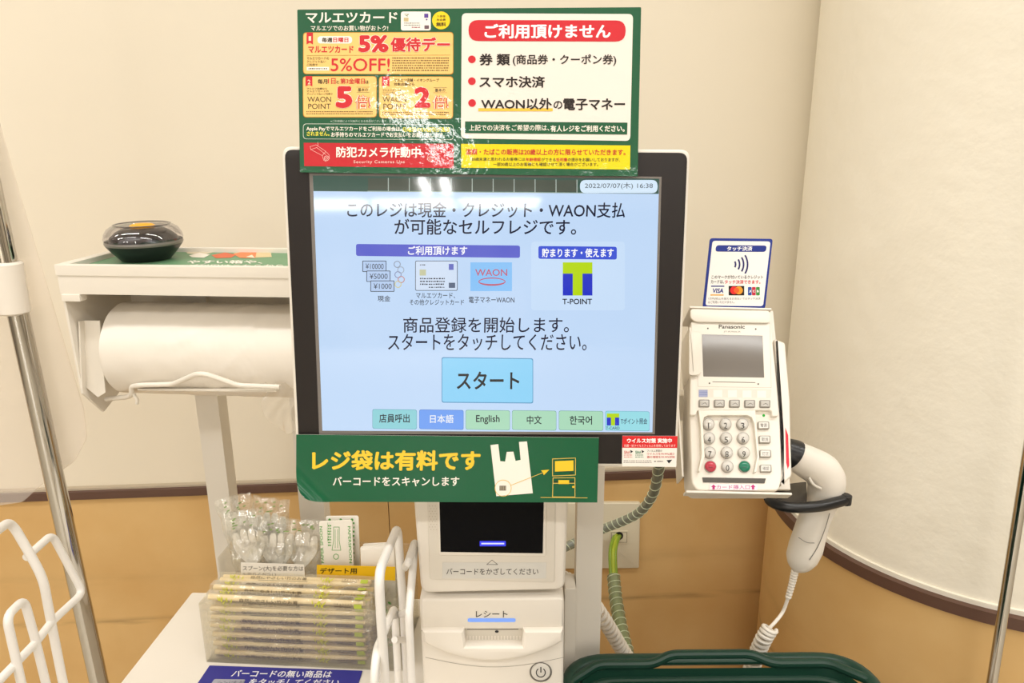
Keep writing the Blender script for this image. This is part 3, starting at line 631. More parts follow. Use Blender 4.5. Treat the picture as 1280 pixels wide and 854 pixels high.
ter = thing('card_payment_terminal', TF.at(0, -.085, -.03), 'white card payment terminal with grey display and round number keys', 'card terminal')
m = MB(); m.pplate(TF, [E5(100, 165), E5(805, 160), E5(845, 500), E6(762, 170), E6(780, 640), E6(755, 752), E6(130, 752), E6(88, 690), E6(72, 180), E5(95, 700)], -.036, -.002, M_white, r=.004, bevel=.002); m.build('body', ter)
m = MB(); m.pplate(TF, [E5(98, 158), E5(808, 160), E5(868, 820), E6(750, 120), E6(752, 185), E6(700, 185), E6(700, 140), E6(130, 140), E6(125, 178), E6(75, 178), E6(75, 100)], -.002, .003, M_white, r=.002, bevel=.0012)
n = .0031
m.text(TF, 'Panasonic', bx(E5, 345, 184, 577, 219), ink('2E2A26'), .02, n, slope=.3); m.text(TF, 'JT-R700CR', bx(E5, 388, 240, 540, 256), ink('6A655E'), .0, n, slope=.2)
for p in ((248, 218), (674, 224), (262, 706), (697, 713)): m.disc(TF, *E5(*p), 1.1, ink('5A554E'), n, k=10)
m.line(TF, [E5(292, 693), E5(668, 700)], 1.0, ink('8A847A'), n); m.line(TF, [E5(155, 640), E5(160, 735), E5(812, 745), E5(800, 170)], .35, ink('B4ADA0'), n)
m.quad(TF, [E5(158, 755), E5(815, 762), E6(690, 45), E6(140, 38)], M_white2, n)
for i in range(5): m.rect(TF, *bx(E5, 167 + i*130, 764 + i*2, 246 + i*130, 828 + i*2), ink('9DA3C4') if i == 0 else ink('EFE9DF'), n + .0001)
m.line(TF, [E5(172, 785), E5(244, 786)], .6, ink('7C84B4'), n + .0002); m.line(TF, [E5(172, 805), E5(244, 806)], .6, ink('7C84B4'), n + .0002)
up = m.build('display_cover', ter)
m = MB(); m.pplate(TF, [E5(195, 270), E5(735, 282), E5(750, 655), E5(208, 645)], .002, .0033, mat('lcd_grey', '77716B', .22, spec=.5), bevel=.0002); m.build('display', ter)
m = MB()     # keypad surround: a rim round the key bed
rim = mat('keypad_rim', 'EAE4D8', .4)
m.pplate(TF, [E6(140, 140), E6(575, 140), E6(605, 500), E6(580, 612), E6(565, 612), E6(590, 490), E6(565, 240), E6(548, 195), E6(515, 178), E6(215, 178), E6(182, 195), E6(175, 240), E6(190, 490), E6(150, 610), E6(140, 600), E6(165, 480), E6(155, 250)], -.002, .0035, rim, bevel=.0006)
m.build('keypad_surround', ter)
kc, kt = mat('key_clear', 'CFCBC4', .12, spec=.6), ink('38342F')
rows = ['123', '456', '789', 'x0o']
for r in range(4):
    for c in range(3):
        t = rows[r][c]; x, y = E6((218, 348, 478)[c] + r*5, (245, 352, 462, 568)[r])
        col = kc if t not in 'xo' else mat('key_red', 'B8394A', .15) if t == 'x' else mat('key_green', '14755A', .15)
        m = MB(); cu = [(x + 7.6*math.cos(2*PI*i/24), y + 7.6*math.sin(2*PI*i/24)) for i in range(24)]
        m.pplate(TF, cu, -.002, .0, mat('key_ring', 'A9A49B', .3), bevel=.0004); uv = TF.px(x, y, .001); R = .0053
        m.lathe(TF.at(uv[0], uv[1], 0), [(R, 0), (R, .0010), (R*.93, .0020), (R*.75, .0028), (R*.4, .0032), (R*.1, .0033)], col, 24, TF.N)
        if t not in 'xo': m.text(TF, t, (x - (.55 if t == '1' else 2.1), y - 1.5, x + (.55 if t == '1' else 2.1), y + 5.8), kt, .0, .0036)
        else: m.rect(TF, x - 2.6, y + .6, x + 2.6, y + 1.6, ink('7A1F2C' if t == 'x' else '0A4A38'), .0036)
        o = m.build('number_key' if t not in 'xo' else 'cancel_key' if t == 'x' else 'enter_key', ter)
        if t in 'xo': o['label'] = 'red round key' if t == 'x' else 'green round key'
for i in range(5):
    x, y = E6(185 + i*116, 86 + i*1); m = MB(); m.pplate(TF, [(x-6.6, y-4.6), (x+6.6, y-4.6), (x+6.6, y+4.6), (x-6.6, y+4.6)], .003, .0046, ink('8E8A84'), r=.001, bevel=.0003)
    m.pplate(TF, [(x-5.4, y-3.6), (x+5.4, y-3.6), (x+5.4, y+3.6), (x-5.4, y+3.6)], .004, .0056, mat('key_grey', 'BDB9B2', .25), r=.001, bevel=.0006); m.line(TF, [(x-3, y+1.6), (x+1, y-.6), (x+3.6, y+1.8)], .5, ink('5E5A55'), .0057); m.build('function_key', ter)
for i, t in enumerate(('電源', '取消', '訂正', '確認')):
    x, y = E6((638, 647, 652, 655)[i], (254, 361, 470, 583)[i]); m = MB(); m.pplate(TF, [(x-7, y-4.6), (x+7, y-4.6), (x+7.3, y+4.6), (x-6.7, y+4.6)], -.002, .0006, ink('9A958D'), r=.001, bevel=.0003)
    m.pplate(TF, [(x-6, y-3.7), (x+6, y-3.7), (x+6, y+3.7), (x-6, y+3.7)], 0, .0018, mat('key_white', 'DDD9D2', .25), r=.001, bevel=.0005); m.text(TF, t, (x-4, y-2.2, x+4, y+2.4), ink('5E5A55'), .0, .0019); m.build('side_key', ter)
m = MB(); m.disc(TF, *E6(638, 180), 1.8, lit('3FC84A', .8), .0038, k=12); m.build('status_light', ter)
m = MB(); m.pplate(TF, [E6(172, 652), E6(655, 660), E6(645, 695), E6(178, 688)], -.002, -.0008, mat('slot_black', '4A453E', .5)); m.build('card_slot', ter)
m = MB(); m.pplate(TF, [E6(228, 700), E6(592, 706), E6(590, 750), E6(225, 746)], -.002, -.001, ink('F3DCE0')); pk = ink('B01C6C')
m.text(TF, 'カード挿入口', bx(E6, 278, 710, 532, 743), ink('A84A86'), .008, -.0009)
for x in (256, 557): m.quad(TF, [E6(x, 706), E6(x + 20, 726), E6(x + 9, 726), E6(x + 9, 744), E6(x - 9, 744), E6(x - 9, 726), E6(x - 20, 726)], pk, -.0009)
m.build('slot_label', ter)
m = MB(); m.pplate(TF, [E5(842, 300), E5(890, 325), E5(940, 340), E6(842, 60), E6(850, 420), E6(858, 640), E6(790, 700), E6(772, 720), E6(768, 300)], -.034, -.003, M_white, r=.004, bevel=.003)
m.quad(TF, [E6(803, 270), E6(825, 330), E6(833, 560), E6(822, 590), E6(810, 540)], ink('D6243A'), -.0028); m.build('swipe_rail', ter)

# contactless sign
CF = facing(922, 345, Y=.785, tilt=12)
H8 = lambda x, y: (840 + .4218*x, 280 + .4215*y)
cs = thing('contactless_payment_sign', CF.at(0, -.035, 0), 'white and navy contactless payment sign standing above the card terminal', 'sign')
m = MB(); m.pplate(CF, [H8(113, 42), H8(299, 44), H8(276, 252), H8(91, 250)], -.0015, 0, ink('23358A'), r=.003, bevel=.0003); n = .0001
m.quad(CF, [H8(120, 50), H8(292, 52), H8(270, 244), H8(99, 242)], ink('F2EFEC'), n, r=.003); n = .0002; nv = ink('23358A')
m.quad(CF, [H8(131, 63), H8(281, 64), H8(278, 83), H8(128, 82)], nv, n, r=.003); m.text(CF, 'タッチ決済', bx(H8, 163, 66, 238, 80), ink('FFFFFF'), .02, n*1.5)
for i, r in enumerate((8, 13, 18, 23)): x, y = H8(172, 120); m.ring(CF, x, y, r, ink('2A2A66'), 2.1, n, a0=-.55, a1=.55, k=10)
m.text(CF, 'このマークが付いているクレジット', bx(H8, 117, 152, 270, 163), ink('2E2A2A'), .018, n); m.text(CF, 'カードは、', bx(H8, 115, 166, 154, 177), ink('2E2A2A'), .018, n); m.text(CF, 'タッチ決済できます。', bx(H8, 156, 166, 262, 178), ink('D02434'), .02, n)
m.rect(CF, *bx(H8, 116, 183, 155, 186.5), nv, n); m.text(CF, 'VISA', bx(H8, 119, 191, 152, 205), ink('1E2E86'), .03, n, skew=.8); m.rect(CF, *bx(H8, 114, 209, 153, 212.5), ink('E0A52C'), n)
m.rect(CF, *bx(H8, 168, 184, 214, 212), ink('1A1414'), n); m.disc(CF, *H8(184, 197), 5.0, ink('E0262A'), n*1.5); m.disc(CF, *H8(198, 197), 5.0, ink('F29A2A'), n*1.7); m.disc(CF, *H8(191, 197), 3.4, ink('F0602A'), n*1.9, k=16); 
for i, (c, t) in enumerate((('2B4FA0', 'J'), ('C02A44', 'C'), ('3F8A3C', 'B'))): m.rect(CF, *bx(H8, 225 + i*12, 187, 236 + i*12, 212), ink(c), n, r=.001); m.text(CF, t, bx(H8, 227.5 + i*12, 196, 233.5 + i*12, 203), ink('FFFFFF'), .02, n*1.5)
m.text(CF, '1万円(税込)を超えるお支払いではタッチ決済', bx(H8, 108, 218, 262, 226), ink('4A4646'), .0, n); m.text(CF, 'はご利用いただけません。', bx(H8, 107, 228, 186, 236), ink('4A4646'), .0, n)
m.build('sign_board', cs)

# ------------------------------------------------------------------ handheld scanner and holder
GY = .79
gun = thing('handheld_barcode_scanner', PY(1000, 712, GY), 'white handheld barcode scanner hanging in the black holder', 'barcode scanner')
sec = [(980, 562, 14), (990, 567, 17), (1000, 573, 18.5), (1013, 580, 20), (1026, 588, 21.5), (1033, 600, 22), (1032, 614, 21), (1028, 626, 19), (1023, 638, 18), (1017, 652, 18.5), (1012, 668, 19.5), (1007, 685, 20.5), (1002, 698, 19), (998.5, 707, 14), (996.5, 712, 8), (995.5, 714.5, 2)]
pts = spline([PY(x, y, GY) for x, y, h in sec], 3); rad = []
for i in range(len(sec) - 1):
    for k_ in range(3): rad.append((sec[i][2] + (sec[i+1][2] - sec[i][2])*k_/3) * .00096)
rad.append(.002)
m = MB(); m.tube(pts[3:], rad[3:], M_white, k=24, flat=.92, flat_dir=Vec((0, 1, 0))); m.build('body', gun)
m = MB(); m.tube(pts[:5], [r * 1.03 for r in rad[:5]], M_blackpl, k=24, flat=.95, flat_dir=Vec((0, 1, 0))); m.build('nose', gun)
m = MB(); m.tube(spline([PY(1011, 597, GY - .016), PY(1017, 606, GY - .0195), PY(1026, 611, GY - .0185)], 5), .0016, M_white2, k=10); m.build('trigger', gun)
m = MB(); m.tube(spline([PY(x, y, GY - .0185) for x, y in ((1037, 642), (1031, 662), (1022, 684), (1012, 700))], 5), .0005, M_grey, k=6)
m.tube(spline([PY(x, y, GY - .0192) for x, y in ((998, 672), (1008, 678), (1018, 679))], 5), .0004, M_grey, k=6); m.build('seam', gun)
m = MB()
st = spline([PY(994, 713, GY), PY(990, 730, GY), PY(985, 748, GY)], 10)
m.tube(st, [.0042 - .0012*i/len(st) + (.0006 if i % 2 else 0) for i in range(len(st))], M_white, k=12)
m.tube(spline([PY(985, 748, GY), PY(978, 766, GY), PY(966, 781, GY - .01), PY(958, 788, GY - .01)], 8), .0021, M_white, k=10)
m.tube(helix([PY(963, 785, GY - .01), PY(954, 800, GY - .01), PY(946, 818, GY), PY(938, 840, GY + .02)], .0078, 11), .0024, M_white, k=8); m.build('coiled_cord', gun)
hol = thing('scanner_holder', PY(985, 628, .80), 'black ring shaped holder fixed below the card terminal', 'holder')
zz = PY(1010, 630, .765).z
m = MB(); rail = [PZ(x, y, zz) for x, y in ((962, 618), (964, 627), (985, 634), (1020, 633.5), (1046, 628), (1057, 624.5))]
m.tube(spline(rail, 6), .0062, M_blackpl, k=14, flat=1.0, flat_dir=Vec((0, 1, 0)))
e = rail[-1]; m.lathe(e - Vec((0, 0, .0065)), [(.004, 0), (.0066, .0015), (.0066, .0115), (.004, .013)], M_blackpl, 16); m.build('ring', hol)
m = MB(); pl = [PZ(x, y, zz + .001) for x, y in ((966, 627), (974, 606), (1008, 602), (1009, 624), (1000, 632), (985, 633))]
fr = Frame((0, 0, zz + .001), (1, 0, 0), (0, 1, 0)); m.plate(fr, [(p.x, p.y) for p in pl], -.003, .0, mat('holder_plate', '3A3531', .4), r=.003, bevel=.0005)
q = pl[1]; m.box((q.x - .02, q.y + .005, zz + .012), (.05, .012, .03), M_blackpl, bevel=.002); m.build('bracket', hol)

# ------------------------------------------------------------------ bag roll stand
bs = thing('bag_roll_stand', (-.36, .93, 0), 'white metal stand with shelf above the plastic bag roll', 'stand')
SY = math.radians(-6); TT = CAM.z - .1435
TRF = Frame((-.512, .846, TT), (math.cos(SY), math.sin(SY), 0), (-math.sin(SY), math.cos(SY), 0))
TL, TD = .35, .135
m = MB()
m.plate(TRF, [(0, 0), (TL, 0), (TL, TD), (0, TD)], -.034, -.0065, M_wmetal, bevel=.001); m.build('tray', bs)
m = MB()
for a, c in (((-.001, -.001), (TL, .006)), ((-.001, TD - .008), (TL, TD)), ((-.001, .006), (.012, TD - .008))): m.plate(TRF, [(a[0], a[1]), (c[0], a[1]), (c[0], c[1]), (a[0], c[1])], -.0125, 0, M_wmetal, bevel=.0012)
m.build('tray_rim', bs)
XF = Frame(TRF.at(.003, 0, 0), TRF.V, (0, 0, 1))        # left side panel stands in this plane, u = depth
m = MB(); m.plate(XF, [(.0, -.034), (.125, -.034), (.125, -.13), (.075, -.175), (.035, -.19), (.004, -.155)], -.0015, .0015, M_wmetal, bevel=.0004); m.build('side_panel', bs); m = MB()
XR = Frame(TRF.at(TL - .02, 0, 0), TRF.V, (0, 0, 1)); m.plate(XR, [(.0, -.034), (.125, -.034), (.125, -.13), (.075, -.175), (.035, -.19), (.004, -.155)], -.0015, .0015, M_wmetal, bevel=.0004); m.build('side_panel', bs)
m = MB(); m.box(TRF.at(.013, .004, -.038), (.022, .012, .008), M_wmetal, SY, .001); m.build('clip', bs); m = MB(); m.box(TRF.at(.075, .09, -.041), (.012, .02, .014), M_blackpl, SY, .001); m.build('magnet', bs); m = MB(); m.box(TRF.at(.092, .09, -.040), (.018, .02, .010), M_grey, SY, .001); m.build('latch', bs)
m = MB(); m.plate(TRF, [(0, TD - .012), (TL, TD - .012), (TL, TD - .010), (0, TD - .010)], -.085, -.034, M_wmetal); m.build('back_panel', bs)
HF = Frame(TRF.at(.012, .02, -.07), TRF.U, (TRF.V * .12 + Vec((0, 0, 1))).normalized())
m = MB(); m.plate(HF, [(-.004, 0), (.016, 0), (.016, -.086), (.006, -.092), (-.008, -.08)], -.002, 0, M_wmetal, bevel=.0004); m.plate(HF, [(-.005, 0), (-.003, 0), (-.007, -.08), (-.009, -.08)], -.002, .008, M_wmetal); m.build('roll_bracket', bs)
RY0 = .057
m = MB(); rc = Vec(TRF.at(0, RY0, 0)); zc = CAM.z - .256
m.lathe(Vec((TRF.at(.002, RY0, 0).x, TRF.at(.002, RY0, 0).y, zc)), [(.008, 0), (.008, .33)], M_grey, 16, TRF.U); m.build('axle', bs)
m = MB(); bar = [PY(133, 499, .875), PY(161, 496, .86), PY(165, 493, .852), PY(164, 483, .85), PY(176, 481.5, .842), PY(216, 480.5, .834), PY(246, 467.5, .814), PY(258, 468, .812), PY(298, 482, .814), PY(350, 484, .806)]
m.tube(fillet3(bar, .006), .0030, M_wmetal, k=12); m.tube(fillet3([PY(165, 490, .852), PY(172, 500, .852), PY(171, 505, .852)], .003), .0020, M_wmetal, k=8); m.build('tear_bar', bs)
m = MB(); p0, p1, p2, p3 = PY(172, 486, .848), PY(345, 488, .810), PY(341, 494, .82), PY(172, 491, .858)
m.add([p0, p1, p2 + Vec((0, .03, 0)), p3 + Vec((0, .03, 0)), p0 - Vec((0, 0, .002)), p1 - Vec((0, 0, .002)), p2 + Vec((0, .03, -.002)), p3 + Vec((0, .03, -.002))], [(0, 1, 2, 3), (7, 6, 5, 4), (0, 4, 5, 1), (1, 5, 6, 2), (2, 6, 7, 3), (3, 7, 4, 0)], M_wmetal, False); m.build('lower_plate', bs)
for px in ((257, 600, 290), (371, 600, 409)):
    a = PY(px[0], px[1], .945); c = PY(px[2], px[1], .945); m = MB(); wd = (c.x - a.x) * .82
    m.plate(hz, [(a.x, .945), (a.x + wd, .945), (a.x + wd, .975), (a.x, .975)], 0, TT - .034, M_wmetal, bevel=.001); m.build('leg', bs)
m = MB(); m.box((-.345, .96, .03), (.30, .12, .02), M_wmetal, bevel=.002); m.build('base', bs)
# printed sheet on the tray
tm = MB(); n = -.0056; 
tm.plate(TRF, [(.014, .007), (TL - .002, .007), (TL - .002, TD - .009), (.014, TD - .009)], -.0062, n, ink('6C9873'))  # green paled and greyed: the reflection on the sheet is put into its colour
n += .0002; TS = Frame(TRF.at(0, 0, n), TRF.U, TRF.V)
E1 = lambda x, y: (120 + .1875*x, 265 + .1874*y)
tm.quad(TS, [E1(590, 255), E1(700, 250), E1(800, 265), E1(720, 285), E1(610, 278)], ink('D8CBB0'), 0); tm.quad(TS, [E1(620, 290), E1(690, 272), E1(760, 285), E1(720, 305), E1(640, 302)], ink('F0E8DC'), .0001)
tm.quad(TS, [E1(915, 275), E1(1000, 262), E1(1165, 268), E1(1172, 300), E1(1000, 308)], ink('DCC89A'), 0); tm.quad(TS, [E1(770, 288), E1(860, 270), E1(935, 285), E1(900, 305), E1(800, 308)], ink('D8643C'), .0001); tm.quad(TS, [E1(915, 280), E1(990, 262), E1(1070, 268), E1(1062, 308), E1(960, 306)], ink('E8824C'), .0002); tm.quad(TS, [E1(1000, 300), E1(1040, 285), E1(1060, 308)], ink('F0E0C8'), .0003)
tm.text(TS, 'やすい箱や、', bx(E1, 600, 322, 1110, 345), ink('F2EEE4'), .03, .0001, skew=3)
tm.text(TS, 'ご利用はこちらから', bx(E1, 610, 350, 1250, 368), ink('F2EEE4'), .02, .0001, skew=3)
tag(tm.build('printed_tray_sheet'), 'green printed sheet lying in the white shelf beside the round cup', 'sheet')
# roll of bags
m = MB(); st_ = Vec((TRF.at(.034, RY0, 0).x, TRF.at(.034, RY0, 0).y, zc)); RR = .056
rnd = random.Random(5)
def rollf(u, v):
    a = 2*PI*u; wr = .0006*noise.noise(Vec((v*14, a*3, 1))) + (.0024*max(0, noise.noise(Vec((v*30 + a*8, a*2, 4)))) if .25 < v < .65 else 0); r = RR + wr
    return st_ + TRF.U * (v*.285) + (TRF.V * math.cos(a) + Vec((0, 0, 1)) * math.sin(a)) * r
m.grid(rollf, 72, 90, M_roll)
m.lathe(st_, [(.010, .0005), (.054, .0), (.056, .001)], M_roll, 72, TRF.U, False, False); m.lathe(st_ + TRF.U*.285, [(.010, 0), (.056, 0)], M_roll, 48, TRF.U, False, False); rl = thing('plastic_bag_roll', st_, 'thick roll of white plastic bags hanging under the shelf', 'bag roll'); m.build('rolled_film', rl)
m = MB(); fm = film('loose_bag_film', 'FAF8F4', gloss=.08, rough=.25, bump=(40, .6), milky=.22, milk='F4EEE4')
def tailf(u, v):
    p = PY(330 + 40*u, 478 + 62*v*(.65 + .35*math.sin(u*2.3)), .826); p.y += .004*math.sin(u*9 + v*4) - .003*v; p.x += .004*math.sin(v*7)
    return p
m.grid(tailf, 16, 16, fm); m.build('loose_end', rl)
# moistener cup
c0_ = PZ(184, 329, TT - .0055); c0_.x *= (c0_.y + .028) / c0_.y; c0_.y += .028; c0_.z = TT - .0053
K_ = lambda p: [(r*.9, z*.81) for r, z in p]
cup = thing('moistener_cup', c0_, 'round black cup with clear domed lid and yellow centre on the shelf', 'cup')
m = MB(); m.lathe(c0_, K_([(.028, 0), (.031, .001), (.040, .012), (.047, .022), (.0475, .025), (.045, .025), (.038, .014), (.0, .012)]), M_blackpl, 48, cap1=False); m.build('base', cup)
m = MB(); m.lathe(c0_, K_([(.0478, .0235), (.0485, .026), (.0478, .029)]), mat('cup_band', '7A746E', .3), 48, cap0=False, cap1=False); m.build('rim_band', cup)
m = MB(); lidm = film('clear_lid', 'F0EFF2', gloss=.08, rough=.03)
m.lathe(c0_, K_([(.0475, .027), (.049, .032), (.0475, .039), (.0435, .046), (.038, .050), (.033, .0515), (.031, .0505), (.030, .048), (.0, .0475)]), lidm, 48, cap0=False, cap1=False)
m.lathe(c0_, K_([(.034, .0512), (.0355, .0522), (.034, .0528), (.0325, .052)]), mat('cup_band', '7A746E', .3), 48, cap0=False, cap1=False); m.build('lid', cup)
m = MB(); m.lathe(c0_, K_([(.044, .026), (.041, .034), (.034, .041), (.026, .0455), (.0, .0465)]), mat('cup_inner', '2A2428', .25), 40, cap0=False, cap1=False); m.build('inner_dome', cup)
m = MB(); m.lathe(c0_, K_([(.0155, .0478), (.0155, .0502), (.012, .0522), (.006, .0530), (.0, .0532)]), mat('yellow_knob', 'F2A812', .4), 32, cap1=False); m.build('knob', cup)

# ------------------------------------------------------------------ acrylic box with cutlery
BY = math.radians(-4.6)
AF = Frame((-.367, .769, TZ), (math.cos(BY), math.sin(BY), 0), (-math.sin(BY), math.cos(BY), 0))     # u = width, v = depth, n = up
AW, BWID, AD1, AD2, AH1, AH2 = .206, .236, .056, .104, .080, .106
abx = thing('acrylic_cutlery_box', AF.at(AW/2, AD2/2, 0), 'clear stepped acrylic box filled with chopsticks and forks', 'box')
t_ = .0022
m = MB()
def slab(u0, v0, n0, u1, v1, n1, mm): m.plate(AF, [(u0, v0), (u1, v0), (u1, v1), (u0, v1)], n0, n1, mm)
slab(0, 0, 0, BWID, AD2, t_, M_acrylsm); m.build('floor_panel', abx)
m = MB(); slab(0, 0, t_, BWID, t_, AH1, M_acrylsm); m.build('front_panel', abx)
m = MB(); slab(0, AD1, t_, BWID, AD1 + t_, AH1 + .004, M_acrylsm); m.build('divider', abx)
m = MB(); slab(0, AD2 - t_, t_, BWID, AD2, AH2, M_acrylsm); m.build('rear_panel', abx)
SFm = Frame(AF.O, AF.V, (0, 0, 1))       # normal = along +u
m = MB(); slab(AW - t_, t_, t_, AW, AD1, AH1, M_acrylsm); m.build('partition', abx)
for u in (0, BWID - t_):
    m = MB(); f = Frame(AF.at(u, 0, 0), AF.V, (0, 0, 1)); m.plate(f, [(t_, t_), (AD2 - t_, t_), (AD2 - t_, AH2), (AD1, AH2), (AD1, AH1), (t_, AH1)], 0, t_, M_acrylsm); m.build('side_panel', abx)
DF = Frame(AF.at(0, AD1, 0), AF.U, (0, 0, 1))
m = MB(); m.pplate(DF, [(301, 703.5), (380, 706), (381, 721), (301, 719)], .0001, .0008, ink('F0EBE2')); m.text(DF, 'スプーン(大)を必要な方は', (303.5, 707.5, 379, 714.5), ink('4A4642'), .004, .001, slope=.4)
m.text(DF, 'お取りください', (303.5, 716, 345, 721.5), ink('4A4642'), .004, .001)
m.build('white_label', abx)['label'] = 'white label strip with small black print'
m = MB(); m.pplate(DF, [(396, 706.5), (494, 709), (494, 726), (396, 722)], .0001, .0008, ink('EDBE1E')); m.text(DF, 'デザート用', (400, 710, 446, 717.5), ink('3E3210'), .02, .001); m.build('yellow_label', abx)['label'] = 'yellow label strip with dark print'

# chopstick packs
def make_pack():
    r = thing('wrapped_chopsticks', (0, 0, 0), '', 'chopsticks', 'wrapped chopsticks in the acrylic box')
    L = .196; h = .0120; wd = .0150
    for y in (-.0035, .0035):
        z = .0019 if y < 0 else -.0019
        m = MB(); m.tube([Vec((-L/2 + .004, y, z)), Vec((0, y*1.02, z)), Vec((L/2 - .008, y*.8, z*.8))], [.0036, .0035, .0028], M_bamboo, k=10); m.build('chopstick', r, local=True)
    m = MB(); prof = [(-wd/2, h*.36), (-wd/2*.8, h/2), (wd/2*.75, h/2), (wd/2, 0), (wd/2*.75, -h/2), (-wd/2, -h*.44)]
    N = 24
    m.grid(lambda u, v: Vec((-L/2 + L*v, prof[int(u*6 + .5) % 6][0]*(1 + .04*math.sin(v*40 + u*9)), prof[int(u*6 + .5) % 6][1]*(1 + .08*math.sin(v*31 + u*20)))), 6, N, M_sleeve)
    # print on the front slope and on the top
    gr, bk_, gn = ink('CDD03A'), ink('54483A'), ink('B2C04A')
    for (o, uu, vv, w_) in ((Vec((0, -wd/2*1.0, h/2*.0)), (1, 0, 0), (0, .0001, 1), .0088), (Vec((0, -wd/4, h/2 + .0006)), (1, 0, 0), (0, 1, 0), .009)):
        f = Frame(o, uu, vv); hh = w_/2; z0 = .0009
        def tx(t, u0, u1, v0, v1, mm, bold=.01):
            v, fa = glyphs(t, bold); m.add([f.at(u0 + (u1-u0)*a, v0 + (v1-v0)*b_, z0 + z) for a, b_, z in v], fa, mm, False)
        tx('自然にやさしい竹のお箸', -.055, .014, -hh*.15, hh*.8, bk_, .006)
        tx('つまようじ入り', .056, .078, hh*.1, hh*.7, bk_, .0); 
        m.flat(f, [(.057, -hh*.35), (.076, -hh*.35), (.076, -hh*.2), (.057, -hh*.2)], bk_, z0); m.flat(f, [(-.045, -hh*.6), (.016, -hh*.6), (.016, -hh*.5), (-.045, -hh*.5)], bk_, z0); m.flat(f, [(.08, -hh*.6), (.089, -hh*.6), (.089, hh*.6), (.08, hh*.6)], gn, z0)
        rnd = random.Random(3)
        for cx in (-.072, .036):
            for i in range(9):
                x = cx + rnd.uniform(-.009, .009); y = rnd.uniform(-hh, hh*.2); dx = rnd.uniform(-.003, .003); m.flat(f, [(x, y), (x + .0012, y), (x + dx + .0009, y + hh*.95), (x + dx, y + hh*.95)], gr, z0)
    m.build('sleeve', r, local=True); return r
ordn = ['lowest', 'second lowest', 'third lowest', 'fourth from bottom', 'third from top', 'second from top', 'topmost']
rown = ['against the front panel', 'in the middle row', 'against the divider']
rnd = random.Random(11); proto = None
for row in range(3):
    for lay in range(7):
        if proto is None: o = proto = make_pack()
        else: o = copy_tree(proto)
        top = lay >= 6; tilt = rnd.uniform(-.02, .02) if not top else rnd.uniform(-.05, .05)
        p = AF.at(AW/2 + rnd.uniform(-.0015, .0015), .0115 + row*.0165, .0085 + lay*.0121 + (.0005 + row*.002 if top else 0))
        o.location = p; o.rotation_euler = (rnd.uniform(-.2, .2) if not top else rnd.uniform(-.25, .35), tilt*.35, BY + tilt*.2)
        o['label'] = 'wrapped bamboo chopsticks, %s of the pile %s of the box' % (ordn[lay], rown[row])

# wrapped forks: spork head with tines, crumpled clear wrapper
M_fork = mat('fork_white', 'EFE8DC', .4, spec=.4)
def fork(px, py, lab, lean=0, tall=.0, Yd=.0):
    base = AF.at(0, AD1 + .022 + Yd, 0); Y0 = base.y - .014
    f = facing(px, py, Y=Y0, tilt=8, roll=lean)
    r = thing('wrapped_fork', f.at(0, -.058, 0), lab, 'fork', 'wrapped plastic forks in the acrylic box')
    m = MB()
    def width(v): return .0195*math.sin(PI*min(1, (.20 + .80*v))*.62)**.9 if v > 0 else .004
    def head(u, v):
        w_ = .003 + .0165*math.sin(min(1, v*1.15)*PI/2); x = (u*2 - 1)*w_; return f.at(x, -.024 + .034*v, -.006*(1 - (u*2-1)**2)*math.sin(PI*min(1, v*.9)))
    m.grid(head, 12, 10, M_fork); m.grid(lambda u, v: head(1-u, v) - f.N*.0012, 12, 10, M_fork)
    for i in range(4):
        x0 = -.0192 + i*.0097; h_ = (.0195, .0235, .0235, .0195)[i]; m.plate(f, [(x0, .006), (x0 + .0093, .006), (x0 + .0088, h_ - .0035), (x0 + .0070, h_), (x0 + .0024, h_), (x0 + .0006, h_ - .0035)], -.0012, 0, M_fork, bevel=.0004)
    m.plate(f, [(-.0035, -.058), (.0035, -.058), (.003, -.022), (-.003, -.022)], -.0012, .0003, M_fork, bevel=.0004); m.build('spork', r)
    m = MB(); sd = rnd.random()*50
    def wrap(sgn):
        def g(u, v):
            x = (u*2 - 1); edge = (1 - x*x)**.5 * math.sin(PI*min(1, max(0, v*.92 + .05)))**.4; d = .007*edge + .0035*noise.noise(Vec((u*7 + sd, v*9, sgn))) + .0022*noise.noise(Vec((u*19 + sd, v*25, sgn)))
            return f.at(x*.0235*(1 + .08*noise.noise(Vec((sd, v*6, 2)))), -.06 + (.104 + tall)*v + .004*noise.noise(Vec((u*5, sd, v))), sgn*d)
        return g
    m.grid(wrap(1), 16, 24, M_film, False); m.grid(wrap(-1), 16, 24, M_film, False)
    gr = ink('7FA05A')
    for i in range(9):
        x = rnd.uniform(-.017, .014); y = rnd.uniform(.026, .040 + tall); m.flat(f, [(x, y), (x + .0035, y + .001), (x + .003, y + .0022), (x - .0003, y + .0013)], gr, .0075)
    m.build('wrapper', r)
fork(312, 684, 'wrapped white fork, the one nearest the left end of the acrylic box', -6, .004)
fork(346, 690, 'wrapped white fork in the acrylic box between two other front forks', 3, 0)
fork(377, 688, 'wrapped white fork in the acrylic box next to the paper spoon packets', 6, -.004)
fork(303, 662, 'wrapped fork standing tall behind the leftmost front fork', -14, .0, .018)
fork(338, 664, 'wrapped fork with green print behind the middle front fork', 4, .0, .020)
